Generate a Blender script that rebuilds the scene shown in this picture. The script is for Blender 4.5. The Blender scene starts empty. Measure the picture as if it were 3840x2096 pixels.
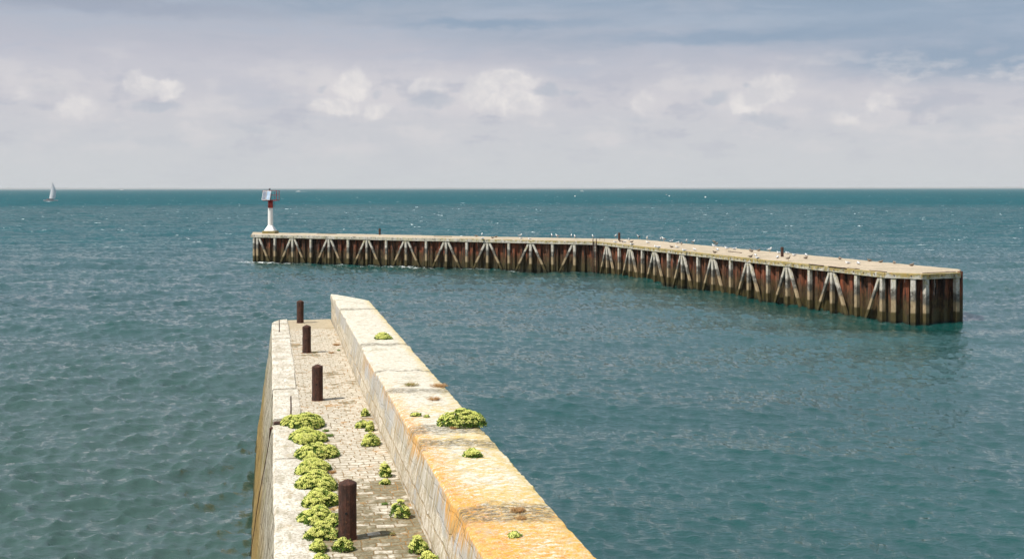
import bpy, math, random
import numpy as np
from mathutils import Vector, Matrix, noise as mn
R = math.radians
random.seed(7)
scene = bpy.context.scene
COL = scene.collection
F, CX, CY = 4300.0, 1920.0, 707.0        # focal length in photo pixels, principal point
HC = 9.0                                  # eye height above the water
ROLL = math.atan(4/3840)

def at(px, py, h):
    """world point at height h above the water seen at photo pixel px, py"""
    u, v = px-CX, -(py-CY)
    c, s = math.cos(ROLL), math.sin(ROLL)
    x, z = u*c-v*s, u*s+v*c
    t = (h-HC)/z
    return Vector((x*t, F*t, h))

# ------------------------------------------------------------------ helpers
class MB:
    def __init__(s): s.v=[]; s.f=[]; s.m=[]
    def add(s, vs, fs, mi=0):
        o=len(s.v); s.v+= [tuple(p) for p in vs]; s.f += [tuple(i+o for i in f) for f in fs]; s.m += [mi]*len(fs); return s
    def box(s, c, size, M=None, bev=0.0, mi=0):
        x,y,z=[k/2 for k in size]; c=Vector(c)
        M = M or Matrix.Identity(3)
        b=min(bev, x*.45, y*.45, z*.45)
        if b<=0:
            vs=[c+M@Vector((sx*x,sy*y,sz*z)) for sz in(-1,1) for sy in(-1,1) for sx in(-1,1)]
            return s.add(vs,[(0,2,3,1),(4,5,7,6),(0,1,5,4),(2,6,7,3),(0,4,6,2),(1,3,7,5)],mi)
        # chamfered box: three rings
        vs=[];
        def ring(z_,ins):
            X,Y=x-ins,y-ins
            pts=[(X-b,-Y),(X,-Y+b),(X,Y-b),(X-b,Y),(-X+b,Y),(-X,Y-b),(-X,-Y+b),(-X+b,-Y)]
            return [c+M@Vector((p[0],p[1],z_)) for p in pts]
        rs=[ring(-z,b*.99),ring(-z+b,0),ring(z-b,0),ring(z,b*.99)]
        for r in rs: vs+=r
        fs=[tuple(range(7,-1,-1)),tuple(range(24,32))]
        for k in range(3):
            for i in range(8):
                j=(i+1)%8; fs.append((k*8+i,k*8+j,(k+1)*8+j,(k+1)*8+i))
        return s.add(vs,fs,mi)
    def tube(s, pts, rad, n=8, cap=True, mi=0, flat=1.0):
        pts=[Vector(p) for p in pts]; 
        if not hasattr(rad,'__len__'): rad=[rad]*len(pts)
        vs=[];fs=[]
        up=Vector((0,0,1))
        for i,p in enumerate(pts):
            d=(pts[min(i+1,len(pts)-1)]-pts[max(i-1,0)]).normalized()
            a=up if abs(d.z)<.95 else Vector((0,1,0))
            sx=d.cross(a).normalized(); sy=sx.cross(d).normalized()
            for k in range(n):
                t=2*math.pi*k/n
                vs.append(p+sx*math.cos(t)*rad[i]+sy*math.sin(t)*rad[i]*flat)
        for i in range(len(pts)-1):
            for k in range(n):
                j=(k+1)%n
                fs.append((i*n+k,i*n+j,(i+1)*n+j,(i+1)*n+k))
        if cap:
            fs.append(tuple(range(n-1,-1,-1))); fs.append(tuple(range((len(pts)-1)*n,len(pts)*n)))
        return s.add(vs,fs,mi)
    def prism(s, poly, z0, z1, mi=0):
        n=len(poly); vs=[(p[0],p[1],z0) for p in poly]+[(p[0],p[1],z1) for p in poly]
        fs=[tuple(range(n-1,-1,-1)),tuple(range(n,2*n))]+[(i,(i+1)%n,n+(i+1)%n,n+i) for i in range(n)]
        return s.add(vs,fs,mi)
    def sph(s,c,r,nu=10,nv=7,mi=0):
        c=Vector(c); r=r if hasattr(r,'__len__') else (r,r,r); vs=[c+Vector((0,0,-r[2]))]
        for j in range(1,nv):
            t=math.pi*j/nv
            for i in range(nu):
                a=2*math.pi*i/nu
                vs.append(c+Vector((r[0]*math.sin(t)*math.cos(a),r[1]*math.sin(t)*math.sin(a),-r[2]*math.cos(t))))
        vs.append(c+Vector((0,0,r[2]))); fs=[]
        for i in range(nu):
            fs.append((0,1+(i+1)%nu,1+i))
            for j in range(nv-2):
                a=1+j*nu; fs.append((a+i,a+(i+1)%nu,a+nu+(i+1)%nu,a+nu+i))
            fs.append((1+(nv-2)*nu+i,1+(nv-2)*nu+(i+1)%nu,len(vs)-1))
        return s.add(vs,fs,mi)
    def build(s, name, mat, parent=None, smooth=False, loc=None):
        me=bpy.data.meshes.new(name); me.from_pydata(s.v,[],s.f)
        for m in (mat if isinstance(mat,(list,tuple)) else [mat]): me.materials.append(m)
        if max(s.m,default=0)>0: me.polygons.foreach_set('material_index',s.m)
        if smooth: me.polygons.foreach_set('use_smooth',[True]*len(me.polygons))
        me.update()
        o=bpy.data.objects.new(name,me); COL.objects.link(o)
        if parent: o.parent=parent
        if loc is not None: o.location=loc
        return o
def mesh_np(name, V, Fq, mat, parent=None, smooth=True):
    me=bpy.data.meshes.new(name); V=np.asarray(V,dtype=np.float32); Fq=np.asarray(Fq,dtype=np.int32)
    k=Fq.shape[1]
    me.vertices.add(len(V)); me.vertices.foreach_set('co',V.ravel())
    me.loops.add(Fq.size); me.loops.foreach_set('vertex_index',Fq.ravel())
    me.polygons.add(len(Fq)); me.polygons.foreach_set('loop_start',np.arange(0,Fq.size,k,dtype=np.int32))
    try: me.polygons.foreach_set('loop_total',np.full(len(Fq),k,dtype=np.int32))
    except Exception: pass
    me.update(calc_edges=True); me.validate()
    me.polygons.foreach_set('use_smooth',np.full(len(me.polygons),smooth))
    for m in (mat if isinstance(mat,(list,tuple)) else [mat]): me.materials.append(m)
    o=bpy.data.objects.new(name,me); COL.objects.link(o)
    if parent: o.parent=parent
    return o
def tag(o,label=None,cat=None,group=None,kind=None):
    if label: o['label']=label
    if cat: o['category']=cat
    if group: o['group']=group
    if kind: o['kind']=kind
    return o
def empty(name,loc=(0,0,0),rz=0):
    o=bpy.data.objects.new(name,None); COL.objects.link(o); o.location=loc; o.rotation_euler=(0,0,rz)
    o.empty_display_size=.2
    return o
def fbm(p,o=4): return mn.fractal(Vector(p),1.0,2.0,o)

# ------------------------------------------------------------------ node helper
class NT:
    def __init__(s,tree): s.t=tree; s.n=tree.nodes; s.l=tree.links
    def new(s,typ,**kw):
        n=s.n.new(typ)
        for k,v in kw.items(): setattr(n,k,v)
        return n
    def put(s,sock,v):
        if isinstance(v,bpy.types.NodeSocket): s.l.new(v,sock)
        elif v is not None:
            if hasattr(v,'__len__') and len(v)==3 and sock.type=='RGBA': v=(*v,1)
            sock.default_value=v
    def math(s,op,a,b=None,c=None,clamp=False):
        n=s.new('ShaderNodeMath',operation=op,use_clamp=clamp); s.put(n.inputs[0],a); s.put(n.inputs[1],b)
        if c is not None: s.put(n.inputs[2],c)
        return n.outputs[0]
    def vm(s,op,a,b=None):
        n=s.new('ShaderNodeVectorMath',operation=op); s.put(n.inputs[0],a)
        if b is not None:
            if op=='SCALE': s.put(n.inputs['Scale'],b)
            else: s.put(n.inputs[1],b)
        return n.outputs['Value'] if op in('LENGTH','DOT_PRODUCT','DISTANCE') else n.outputs[0]
    def mix(s,f,a,b,bt='MIX'):
        n=s.new('ShaderNodeMix',data_type='RGBA',blend_type=bt); s.put(n.inputs[0],f); s.put(n.inputs[6],a); s.put(n.inputs[7],b); return n.outputs[2]
    def rng(s,v,a,b,c=0.0,d=1.0,smooth=False):
        n=s.new('ShaderNodeMapRange',interpolation_type='SMOOTHSTEP' if smooth else 'LINEAR'); s.put(n.inputs[0],v)
        for i,k in enumerate((a,b,c,d)): s.put(n.inputs[1+i],k)
        return n.outputs[0]
    def noise(s,vec,scale,detail=4,rough=.55,dist=0.0):
        n=s.new('ShaderNodeTexNoise'); s.put(n.inputs['Vector'],vec); s.put(n.inputs['Scale'],scale); s.put(n.inputs['Detail'],detail); s.put(n.inputs['Roughness'],rough); s.put(n.inputs['Distortion'],dist); return n.outputs[0]
    def vor(s,vec,scale,feature='F1',out='Distance',rnd=1.0):
        n=s.new('ShaderNodeTexVoronoi',feature=feature); s.put(n.inputs['Vector'],vec); s.put(n.inputs['Scale'],scale); s.put(n.inputs['Randomness'],rnd); return n.outputs[out]
    def mapg(s,vec,scale=(1,1,1),loc=(0,0,0),rot=(0,0,0)):
        n=s.new('ShaderNodeMapping'); s.put(n.inputs[0],vec); n.inputs[1].default_value=loc; n.inputs[2].default_value=rot; n.inputs[3].default_value=scale; return n.outputs[0]
    def sep(s,v):
        n=s.new('ShaderNodeSeparateXYZ'); s.put(n.inputs[0],v); return n.outputs
    def comb(s,x,y,z):
        n=s.new('ShaderNodeCombineXYZ'); s.put(n.inputs[0],x); s.put(n.inputs[1],y); s.put(n.inputs[2],z); return n.outputs[0]
    def ramp(s,f,stops,interp='LINEAR'):
        n=s.new('ShaderNodeValToRGB'); r=n.color_ramp; r.interpolation=interp
        while len(r.elements)<len(stops): r.elements.new(.5)
        for e,(p,c) in zip(r.elements,stops): e.position=p; e.color=(*c,1)
        s.put(n.inputs[0],f); return n.outputs[0]
    def bump(s,h,strength=.5,dist=.02,normal=None):
        n=s.new('ShaderNodeBump'); s.put(n.inputs['Height'],h); n.inputs['Strength'].default_value=strength; n.inputs['Distance'].default_value=dist
        if normal: s.put(n.inputs['Normal'],normal)
        return n.outputs[0]
def material(name):
    m=bpy.data.materials.new(name); m.use_nodes=True; t=NT(m.node_tree)
    return m,t,m.node_tree.nodes['Principled BSDF']
def setp(t,b,col=None,rough=None,normal=None,metal=None,spec=None):
    if col is not None: t.put(b.inputs['Base Color'],col)
    if rough is not None: t.put(b.inputs['Roughness'],rough)
    if normal is not None: t.put(b.inputs['Normal'],normal)
    if metal is not None: t.put(b.inputs['Metallic'],metal)
    if spec is not None: t.put(b.inputs['Specular IOR Level'],spec)
def coords(t): 
    return t.new('ShaderNodeTexCoord').outputs['Object']
def simple(name,col,rough=.6,var=.25,scale=8,bump=.2,bd=.01,metal=0,col2=None):
    m,t,b=material(name); co=coords(t)
    n=t.noise(co,scale,5,.6)
    c2=col2 or tuple(k*(1-var) for k in col); c=t.mix(t.rng(n,.35,.65),col,c2)
    setp(t,b,c,rough,t.bump(t.noise(co,scale*4,4),bump,bd),metal); return m
def s2l(*c): return tuple((k/255/12.92 if k/255<=.04045 else ((k/255+.055)/1.055)**2.4) for k in c)

# ------------------------------------------------------------------ materials
def geo_pos(t): return t.new('ShaderNodeNewGeometry').outputs['Position']

def mat_paving():
    m,t,b=material('cobble paving'); co=coords(t)
    w=t.vm('ADD',co,t.vm('SCALE',t.comb(t.noise(co,3.4,3),t.noise(t.vm('ADD',co,(5,5,5)),3.4,3),0),.085))
    br=t.new('ShaderNodeTexBrick'); t.put(br.inputs['Vector'],w)
    br.inputs['Color1'].default_value=(1,1,1,1); br.inputs['Color2'].default_value=(0,0,0,1); br.inputs['Mortar'].default_value=(.5,.5,.5,1)
    for k,v in (('Scale',1),('Mortar Size',.011),('Mortar Smooth',.35),('Bias',0),('Brick Width',.27),('Row Height',.17)): br.inputs[k].default_value=v
    br.offset=.5; br.squash=.75; br.squash_frequency=3
    rnd=br.outputs[0]; mort=br.outputs[1]
    y=t.sep(co)[1]
    big=t.noise(co,.8,5,.6); fine=t.noise(co,14,6,.7); mid=t.noise(co,4,5,.65)
    # share of dirty stone grows where the walk is mossy
    near=t.rng(y,17.5,21.5,1,0,True)
    far=t.rng(y,27,31,0,1,True)
    grit=t.rng(t.noise(t.mapg(co,(1,2.4,1)),9,6,.8),.53,.62,0,1,True)
    patch=t.math('ADD',t.math('ADD',t.math('MULTIPLY',near,.50),t.math('MULTIPLY',far,.05)),t.math('MULTIPLY',t.math('SUBTRACT',big,.5),1.6))
    dirty=t.rng(t.math('ADD',patch,t.math('ADD',t.math('MULTIPLY',rnd,.30),t.math('MULTIPLY',t.math('SUBTRACT',mid,.5),1.5))),.32,.62,0,1,True)
    white=t.mix(t.rng(fine,.42,.62),(.68,.62,.52),(.40,.34,.24))
    white=t.mix(t.math('MULTIPLY',rnd,.35),white,(.36,.32,.24))
    drt=t.mix(t.rng(fine,.35,.65),(.30,.26,.17),(.13,.11,.065))
    c=t.mix(dirty,white,drt)
    c=t.mix(t.math('MULTIPLY',grit,.42),c,(.30,.24,.14))
    moss=t.rng(t.math('ADD',mort,t.math('MULTIPLY',t.math('SUBTRACT',mid,.5),2.2)),.45,.85,0,1,True)
    c=t.mix(t.math('MULTIPLY',moss,.8),c,t.mix(t.rng(big,.4,.6),(.16,.11,.05),(.36,.19,.06)))
    orange=t.rng(t.math('ADD',t.noise(co,1.7,5,.7),t.math('MULTIPLY',fine,.35)),.76,.86,0,.75,True)
    c=t.mix(orange,c,(.42,.22,.07))
    blk=t.rng(t.noise(co,6,5,.7),.66,.74,0,.6,True); c=t.mix(blk,c,(.08,.075,.05))
    c=t.mix(t.rng(t.math('ADD',y,t.math('MULTIPLY',mid,.8)),40.6,41.4,0,.85),c,t.mix(mid,(.52,.43,.30),(.34,.28,.18)))
    h=t.math('ADD',t.math('MULTIPLY',mort,-1.0),t.math('MULTIPLY',fine,.5))
    setp(t,b,c,.92,t.bump(h,.8,.02),spec=.2); return m

def mat_kerb():
    m,t,b=material('pale kerb stone'); co=coords(t)
    n=t.noise(t.mapg(co,(1.2,.6,1)),2.4,6,.65); fine=t.noise(co,22,6,.75); st=t.noise(t.mapg(co,(6,1.2,3)),2,5,.7)
    c=t.mix(t.rng(n,.4,.66),(.76,.71,.62),(.46,.41,.33))
    c=t.mix(t.rng(fine,.50,.58,0,.75),c,(.27,.23,.15)); c=t.mix(t.rng(t.noise(co,5,6,.8),.54,.62,0,.5),c,(.40,.30,.15))
    c=t.mix(t.rng(st,.53,.64,0,.7),c,(.33,.29,.20))
    c=t.mix(t.rng(t.noise(co,1.1,4),.62,.74,0,.5),c,(.45,.35,.18))
    setp(t,b,c,.9,t.bump(t.math('ADD',fine,n),.6,.015),spec=.2); return m

def mat_quay():
    # battered seaward wall: pale streaked stone over golden algae
    m,t,b=material('weathered quay wall'); co=coords(t); z=t.sep(co)[2]
    streak=t.noise(t.mapg(co,(1,5.5,.7)),2,7,.75,.3); n=t.noise(co,1.3,5,.6); fine=t.noise(t.mapg(co,(1,8,4)),5,5,.7)
    c=t.mix(t.rng(streak,.43,.56),(.62,.56,.44),(.13,.105,.06))
    c=t.mix(t.rng(fine,.5,.7,0,.75),c,(.50,.46,.38))
    lo=t.rng(t.math('ADD',z,t.math('MULTIPLY',t.math('SUBTRACT',n,.5),1.4)),1.5,3.1,1,0,True)
    c=t.mix(t.math('MULTIPLY',lo,.9),c,t.mix(t.rng(streak,.4,.6),(.44,.28,.07),(.13,.085,.025)))
    wet=t.rng(t.math('ADD',z,t.math('MULTIPLY',t.math('SUBTRACT',n,.5),.5)),.15,.5,1,0,True)
    c=t.mix(wet,c,(.07,.06,.02))
    grn=t.rng(t.noise(co,.9,4),.55,.68,0,.5); c=t.mix(grn,c,(.22,.20,.06))
    br=t.new('ShaderNodeTexBrick'); t.put(br.inputs['Vector'],t.comb(t.sep(co)[1],z,0))
    for k,v in (('Scale',1),('Mortar Size',.012),('Mortar Smooth',.3),('Brick Width',1.1),('Row Height',.42)): br.inputs[k].default_value=v
    c=t.mix(t.math('MULTIPLY',br.outputs[1],.7),c,(.09,.07,.04))
    setp(t,b,c,.85,t.bump(t.math('SUBTRACT',t.math('ADD',fine,streak),br.outputs[1]),.9,.04),spec=.25); return m

def mat_parapet():
    m,t,b=material('lichened parapet stone'); co=coords(t); x,y,z=t.sep(co)
    fine=t.noise(co,26,6,.75); med=t.noise(co,7,6,.7); big=t.noise(co,.75,4,.6)
    # grain stretched across the coping
    gr=t.noise(t.mapg(co,(3.4,8,4),rot=(0,0,R(-20))),1.7,8,.78); sp=t.noise(co,45,3,.8)
    # ---- top
    gf=t.noise(t.mapg(co,(6,16,4),rot=(0,0,R(-20))),1.8,6,.8)
    c=t.mix(t.rng(gr,.45,.62),(.76,.71,.61),(.48,.42,.31))
    c=t.mix(t.rng(gf,.51,.60,0,.75),c,(.40,.34,.22)); c=t.mix(t.rng(t.noise(co,3.1,6,.75),.53,.62,0,.6),c,(.33,.30,.20))
    c=t.mix(t.rng(fine,.58,.66,0,.6),c,(.24,.21,.14))
    yel=t.rng(t.math('ADD',t.rng(y,15.5,26,.16,-.04,True),t.math('ADD',t.math('MULTIPLY',gr,.9),t.math('MULTIPLY',big,.45))),.76,.90,0,1,True)
    c=t.mix(t.math('MULTIPLY',yel,t.rng(gf,.40,.52,.45,.85)),c,t.mix(t.rng(fine,.4,.6),(.64,.47,.13),(.62,.38,.06)))
    # right rim is yellow all the way
    rim=t.math('MULTIPLY',t.rng(t.math('ADD',x,t.math('MULTIPLY',t.math('SUBTRACT',med,.5),.5)),3.12,3.4,0,.75,True),t.rng(med,.35,.55))
    c=t.mix(rim,c,(.56,.42,.14))
    # orange: grows towards the near end and along the inner rim
    inner=t.math('MULTIPLY',t.rng(x,2.25,2.8,1,0,True),t.rng(y,18,29,.15,-.02,True))
    nearo=t.rng(y,13.0,16.2,.115,0,True)
    cov=t.math('ADD',inner,nearo)
    og=t.rng(t.math('ADD',cov,t.math('ADD',t.math('MULTIPLY',gr,.5),t.math('ADD',t.math('MULTIPLY',gf,.45),t.math('MULTIPLY',sp,.6)))),.865,.91,0,1,True)
    og=t.math('MULTIPLY',t.math('MULTIPLY',og,.85),t.rng(cov,0,.1))
    c=t.mix(t.math('MULTIPLY',og,.95),c,t.mix(t.rng(t.noise(co,9,4),.4,.62),(.66,.36,.05),(.60,.23,.03)))
    fl=t.noise(t.mapg(co,(1.3,1,1),rot=(0,0,R(-20))),20,6,.85)
    c=t.mix(t.rng(fl,.545,.585,0,.72),c,t.mix(t.rng(med,.4,.6),(.66,.62,.53),(.46,.44,.38)))
    c=t.mix(t.rng(fl,.44,.40,0,.6),c,(.24,.16,.06)); c=t.mix(t.rng(t.noise(co,2.4,7,.8),.56,.63,0,.5),c,(.38,.36,.30))
    # grey crusted joints across the coping
    skew=t.math('ADD',y,t.math('MULTIPLY',x,.15))
    wob=t.math('MULTIPLY',t.math('SUBTRACT',t.noise(co,2.5,4),.5),1.1)
    g=None
    for cy_,w in ((13.9,.5),(17.8,.42),(18.9,.42),(22.6,.3),(25.2,.12),(29.5,.35),(38.3,.3)):
        k=t.rng(t.math('ABSOLUTE',t.math('SUBTRACT',t.math('ADD',skew,wob),cy_+.4)),w*.4,w*1.1,1,0,True)
        g=k if g is None else t.math('MAXIMUM',g,k)
    gs=t.math('MULTIPLY',g,t.rng(t.noise(t.mapg(co,(1,1.6,1)),9,7,.85),.43,.53,0,1))
    c=t.mix(t.math('MULTIPLY',gs,.85),c,t.mix(t.rng(fine,.42,.58),(.24,.21,.15),(.03,.03,.02)))
    top=c
    # ---- inner face: rubble plates between brown mortar, render patches under the coping
    fc=t.comb(t.math('MULTIPLY',y,1.0),z,0)
    fcw=t.vm('ADD',fc,t.vm('SCALE',t.comb(t.noise(co,3,3),t.noise(t.vm('ADD',co,(9,2,1)),3,3),0),.22))
    b2=t.new('ShaderNodeTexBrick'); t.put(b2.inputs['Vector'],t.vm('ADD',fc,t.vm('SCALE',t.comb(t.noise(co,3,3),t.noise(t.vm('ADD',co,(9,2,1)),3,3),0),.13)))
    b2.inputs['Color1'].default_value=(1,1,1,1); b2.inputs['Color2'].default_value=(0,0,0,1); b2.inputs['Mortar'].default_value=(.5,.5,.5,1); b2.squash=.65; b2.squash_frequency=3
    for k,v in (('Scale',1),('Mortar Size',.022),('Mortar Smooth',.5),('Bias',0),('Brick Width',.52),('Row Height',.235)): b2.inputs[k].default_value=v
    idv=t.math('ADD',t.math('MULTIPLY',b2.outputs[0],.6),t.math('MULTIPLY',t.noise(co,1.6,4),.6)); idv=t.rng(idv,.2,.95)
    stone=t.mix(t.rng(idv,.3,1,0,.8),(.66,.61,.52),(.40,.34,.24)); stone=t.mix(t.rng(idv,.7,.75),stone,(.42,.42,.41))
    stone=t.mix(t.rng(med,.5,.6,0,.6),stone,(.36,.27,.16)); stone=t.mix(t.rng(fine,.50,.58,0,.6),stone,(.27,.21,.13))
    mor=b2.outputs[1]
    mor=t.math('MULTIPLY',mor,t.rng(t.noise(co,2.2,4),.35,.6,.35,.9)); f=t.mix(mor,stone,t.mix(med,(.38,.27,.15),(.27,.20,.12)))
    hh=t.math('SUBTRACT',t.math('ADD',z,t.math('MULTIPLY',t.math('SUBTRACT',t.noise(co,2,3),.5),.4)),4.1)
    cop=t.rng(hh,.42,.5,0,1,True)
    vst=t.noise(t.mapg(co,(2,7,.6)),2.3,6,.7)
    rend=t.mix(t.rng(vst,.4,.62),(.54,.50,.43),(.30,.26,.19))
    rend=t.mix(t.rng(t.noise(co,.55,2),.48,.56,0,.7),rend,(.40,.40,.40))
    f=t.mix(cop,f,rend)
    ovf=t.rng(t.math('ADD',t.math('ADD',t.math('MULTIPLY',vst,.9),t.rng(hh,.2,.85,0,.30)),t.math('MULTIPLY',t.noise(co,.45,2),.8)),1.05,1.17,0,.9,True)
    f=t.mix(t.math('MULTIPLY',ovf,t.rng(y,29,25,0,1)),f,(.62,.30,.05))
    f=t.mix(t.rng(vst,.50,.62,0,.72),f,(.27,.20,.10)); f=t.mix(t.rng(t.noise(t.mapg(co,(2,3,.5)),3.1,6,.75),.52,.62,0,.6),f,(.33,.29,.17))
    spk=t.rng(t.math('ADD',t.noise(t.mapg(co,(3,3,2)),9,5,.8),t.math('MULTIPLY',g,.12)),.64,.72,0,.7); f=t.mix(spk,f,(.12,.10,.06))
    nz=t.sep(t.new('ShaderNodeNewGeometry').outputs['Normal'])[2]
    c=t.mix(t.rng(z,4.935,4.975,0,1,True),f,top)
    hgt=t.math('ADD',t.math('MULTIPLY',fine,.5),t.math('ADD',t.math('MULTIPLY',med,.6),t.math('MULTIPLY',mor,t.rng(nz,.4,.6,-.8,0))))
    setp(t,b,c,.92,t.bump(hgt,.7,.02),spec=.2); return m

def mat_rust(name='rusted iron',dark=1.0):
    m,t,b=material(name); co=coords(t); n=t.noise(t.mapg(co,(3,3,1)),4,6,.7); f=t.noise(co,30,5,.7)
    c=t.mix(t.rng(n,.38,.62),(.030*dark,.018*dark,.014*dark),(.085*dark,.036*dark,.024*dark)); c=t.mix(t.rng(f,.60,.72,0,.8),c,(.26*dark,.11*dark,.05*dark))
    c=t.mix(t.rng(n,.66,.72,0,.8),c,(.03,.02,.02))
    setp(t,b,c,.85,t.bump(t.math('ADD',f,n),.8,.01),spec=.3); return m

def mat_sheet():
    m,t,b=material('rusted sheet piling'); co=geo_pos(t); z=t.sep(co)[2]
    s1=t.noise(t.mapg(co,(1,1,.16)),3.2,6,.7); s2=t.noise(t.mapg(co,(1,1,.10)),1.1,5,.6); s3=t.noise(t.mapg(co,(1,1,.3)),7,5,.75)
    s4=t.noise(t.mapg(co,(1,1,.12)),11,5,.75)
    c=t.mix(t.rng(s1,.42,.58),(.045,.024,.014),(.21,.082,.038)); c=t.mix(t.rng(s4,.48,.58,0,.85),c,(.026,.014,.010))
    c=t.mix(t.math('MULTIPLY',t.rng(s2,.48,.60,0,.9),t.rng(s3,.38,.52,.3,1)),c,(.25,.065,.028))
    c=t.mix(t.rng(s3,.58,.68,0,.7),c,(.30,.11,.035))
    c=t.mix(t.rng(t.noise(t.mapg(co,(1,1,.12)),5,4,.6),.50,.58,0,.92),c,(.012,.009,.008))
    wh=t.math('MULTIPLY',t.rng(t.noise(t.mapg(co,(1,1,.13)),4.3,5,.8),.62,.67,0,.8),t.rng(z,1.5,2.6)); c=t.mix(wh,c,(.55,.5,.45))
    zz=t.math('ADD',z,t.math('MULTIPLY',t.math('SUBTRACT',t.noise(t.mapg(co,(1,1,.5)),2.2,6,.75),.5),2.2))
    c=t.mix(t.rng(zz,1.25,2.0,.85,0,True),c,t.mix(t.rng(s3,.42,.58),(.09,.062,.024),(.03,.022,.011)))
    c=t.mix(t.rng(zz,.55,.85,.95,0,True),c,t.mix(t.rng(s1,.4,.6),(.07,.055,.018),(.025,.022,.009)))
    c=t.mix(t.rng(z,.0,.18,.9,0),c,(.018,.02,.012))
    setp(t,b,c,t.rng(zz,.5,1,.45,.85),t.bump(t.math('ADD',s3,s1),.7,.03),spec=.3); return m

def mat_timber(name,beam=False):
    m,t,b=material(name); co=geo_pos(t); z=t.sep(co)[2]; ob=coords(t)
    rnd=t.new('ShaderNodeObjectInfo').outputs['Random']
    n=t.noise(co,1.3,4,.6); f=t.noise(t.mapg(co,(1,1,.35) if not beam else (.5,.5,2)),11,5,.75); g=t.noise(co,4,5,.7)
    pale=t.mix(t.rng(f,.38,.62),(.60,.57,.51),(.32,.29,.23))
    if beam:
        pale=t.mix(t.rng(n,.42,.6,0,.8),pale,(.40,.37,.24))
        dk=t.rng(t.noise(co,1.9,5,.75),.5,.64,0,.8); pale=t.mix(dk,pale,(.12,.12,.10))
        x=t.sep(co)[0]
        am=t.rng(x,-25,14,-.14,.11)
        ye=t.rng(t.math('ADD',am,t.math('ADD',t.math('MULTIPLY',t.noise(co,2.6,6,.75),.8),t.rng(z,2.95,3.3,-.05,.16))),.50,.60,0,.8,True)
        c=t.mix(ye,pale,t.mix(t.rng(g,.4,.6),(.36,.235,.04),(.19,.17,.06)))
        c=t.mix(t.rng(t.noise(co,3.1,3),.70,.74,0,.8),c,(.28,.10,.04))
    else:
        zz=t.math('ADD',z,t.math('MULTIPLY',t.math('SUBTRACT',n,.5),.7)); zz=t.math('ADD',zz,t.math('MULTIPLY',t.math('SUBTRACT',rnd,.5),.3))
        ye=t.rng(t.math('ADD',g,t.rng(zz,2.0,3.0,0,.1)),.58,.68,0,.7); pale=t.mix(ye,pale,(.38,.33,.16))
        blk=t.math('MULTIPLY',t.rng(zz,1.25,1.55,0,1,True),t.rng(zz,1.95,2.2,1,0,True))
        blk=t.math('MULTIPLY',blk,t.rng(g,.35,.5,.45,1))
        tan=t.mix(t.rng(f,.35,.65),(.40,.31,.19),(.22,.16,.09))
        c=t.mix(t.rng(zz,1.35,1.75,1,0,True),pale,tan)
        c=t.mix(t.math('MULTIPLY',blk,.9),c,(.075,.072,.06))
        c=t.mix(t.rng(t.math('ADD',z,t.math('MULTIPLY',t.math('SUBTRACT',f,.5),.25)),.62,.78,.97,0,True),c,t.mix(g,(.085,.066,.022),(.04,.033,.013)))
        c=t.mix(t.rng(z,.0,.2,.9,0),c,(.02,.022,.012))
    setp(t,b,c,.85,t.bump(f,.6,.02),spec=.25); return m

def mat_deck():
    m,t,b=material('beige concrete deck'); co=geo_pos(t); n=t.noise(co,.5,6,.7); f=t.noise(co,6,6,.75)
    c=t.mix(t.rng(n,.4,.62),(.56,.46,.34),(.43,.36,.26)); c=t.mix(t.rng(f,.48,.62,0,.75),c,(.26,.21,.14)); c=t.mix(t.rng(t.noise(t.mapg(co,(1,2.5,1)),1.6,6,.75),.54,.66,0,.6),c,(.24,.19,.12))
    c=t.mix(t.rng(t.noise(co,1.3,5,.8),.66,.72,0,.5),c,(.62,.6,.55))
    setp(t,b,c,.92,t.bump(f,.6,.03),spec=.2); return m

M={}
M['paving']=mat_paving(); M['kerb']=mat_kerb(); M['quay']=mat_quay(); M['parapet']=mat_parapet()
M['rust']=mat_rust(); M['sheet']=mat_sheet(); M['timber']=mat_timber('weathered timber'); M['beam']=mat_timber('lichened timber beam',True)
M['deck']=mat_deck()
M['rustpin']=mat_rust('red rusted pin',1.5)
M['stain']=simple('rust stain',(.26,.11,.05),.95,.4,14,.4,.01,col2=(.36,.24,.14))
M['hole']=simple('painted hole shade',(.006,.005,.005),.9)
M['white']=simple('white paint',(.80,.79,.76),.5,.08,3,.05,.01)
M['red']=simple('red paint',(.33,.022,.016),.5,.3,3,.05,.01)
M['plinth']=simple('lichened plinth concrete',(.30,.22,.06),.9,.4,3,.5,.02,col2=(.20,.19,.11))
M['steel']=simple('dark steel',(.06,.055,.055),.5,.3,5)
M['panelframe']=simple('panel frame',(.75,.72,.70),.4,.1)
M['bolt']=mat_rust('rusty bolt',.9)
def mat_panel():
    m,t,b=material('solar cells'); co=coords(t)
    br=t.new('ShaderNodeTexBrick'); t.put(br.inputs['Vector'],t.comb(t.sep(co)[0],t.sep(co)[2],0)); br.offset=0
    for k,v in (('Scale',1),('Mortar Size',.013),('Mortar Smooth',.1),('Brick Width',.125),('Row Height',.125)): br.inputs[k].default_value=v
    c=t.mix(br.outputs[1],(.035,.05,.11),(.62,.66,.72)); setp(t,b,c,.25); return m
M['cells']=mat_panel()
M['gwhite']=simple('white plumage',(.80,.79,.77),.8,.06,20)
M['gblack']=simple('black plumage',(.035,.035,.04),.7,.3,20)
M['ggrey']=simple('grey plumage',(.36,.37,.39),.8,.2,20)
M['gbrown']=simple('brown plumage',(.28,.22,.17),.85,.45,45,col2=(.10,.075,.055))
M['bill']=simple('yellow bill',(.60,.36,.06),.6)
M['sail']=simple('grey sail cloth',(.78,.77,.78),.8,.12,.3)
M['hullw']=simple('white hull',(.78,.76,.73),.4,.05,2)
M['hullr']=simple('red brown trim',(.22,.06,.04),.5,.2,2)
M['buoy']=simple('white buoy',(.80,.79,.76),.45,.05,2)
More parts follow.
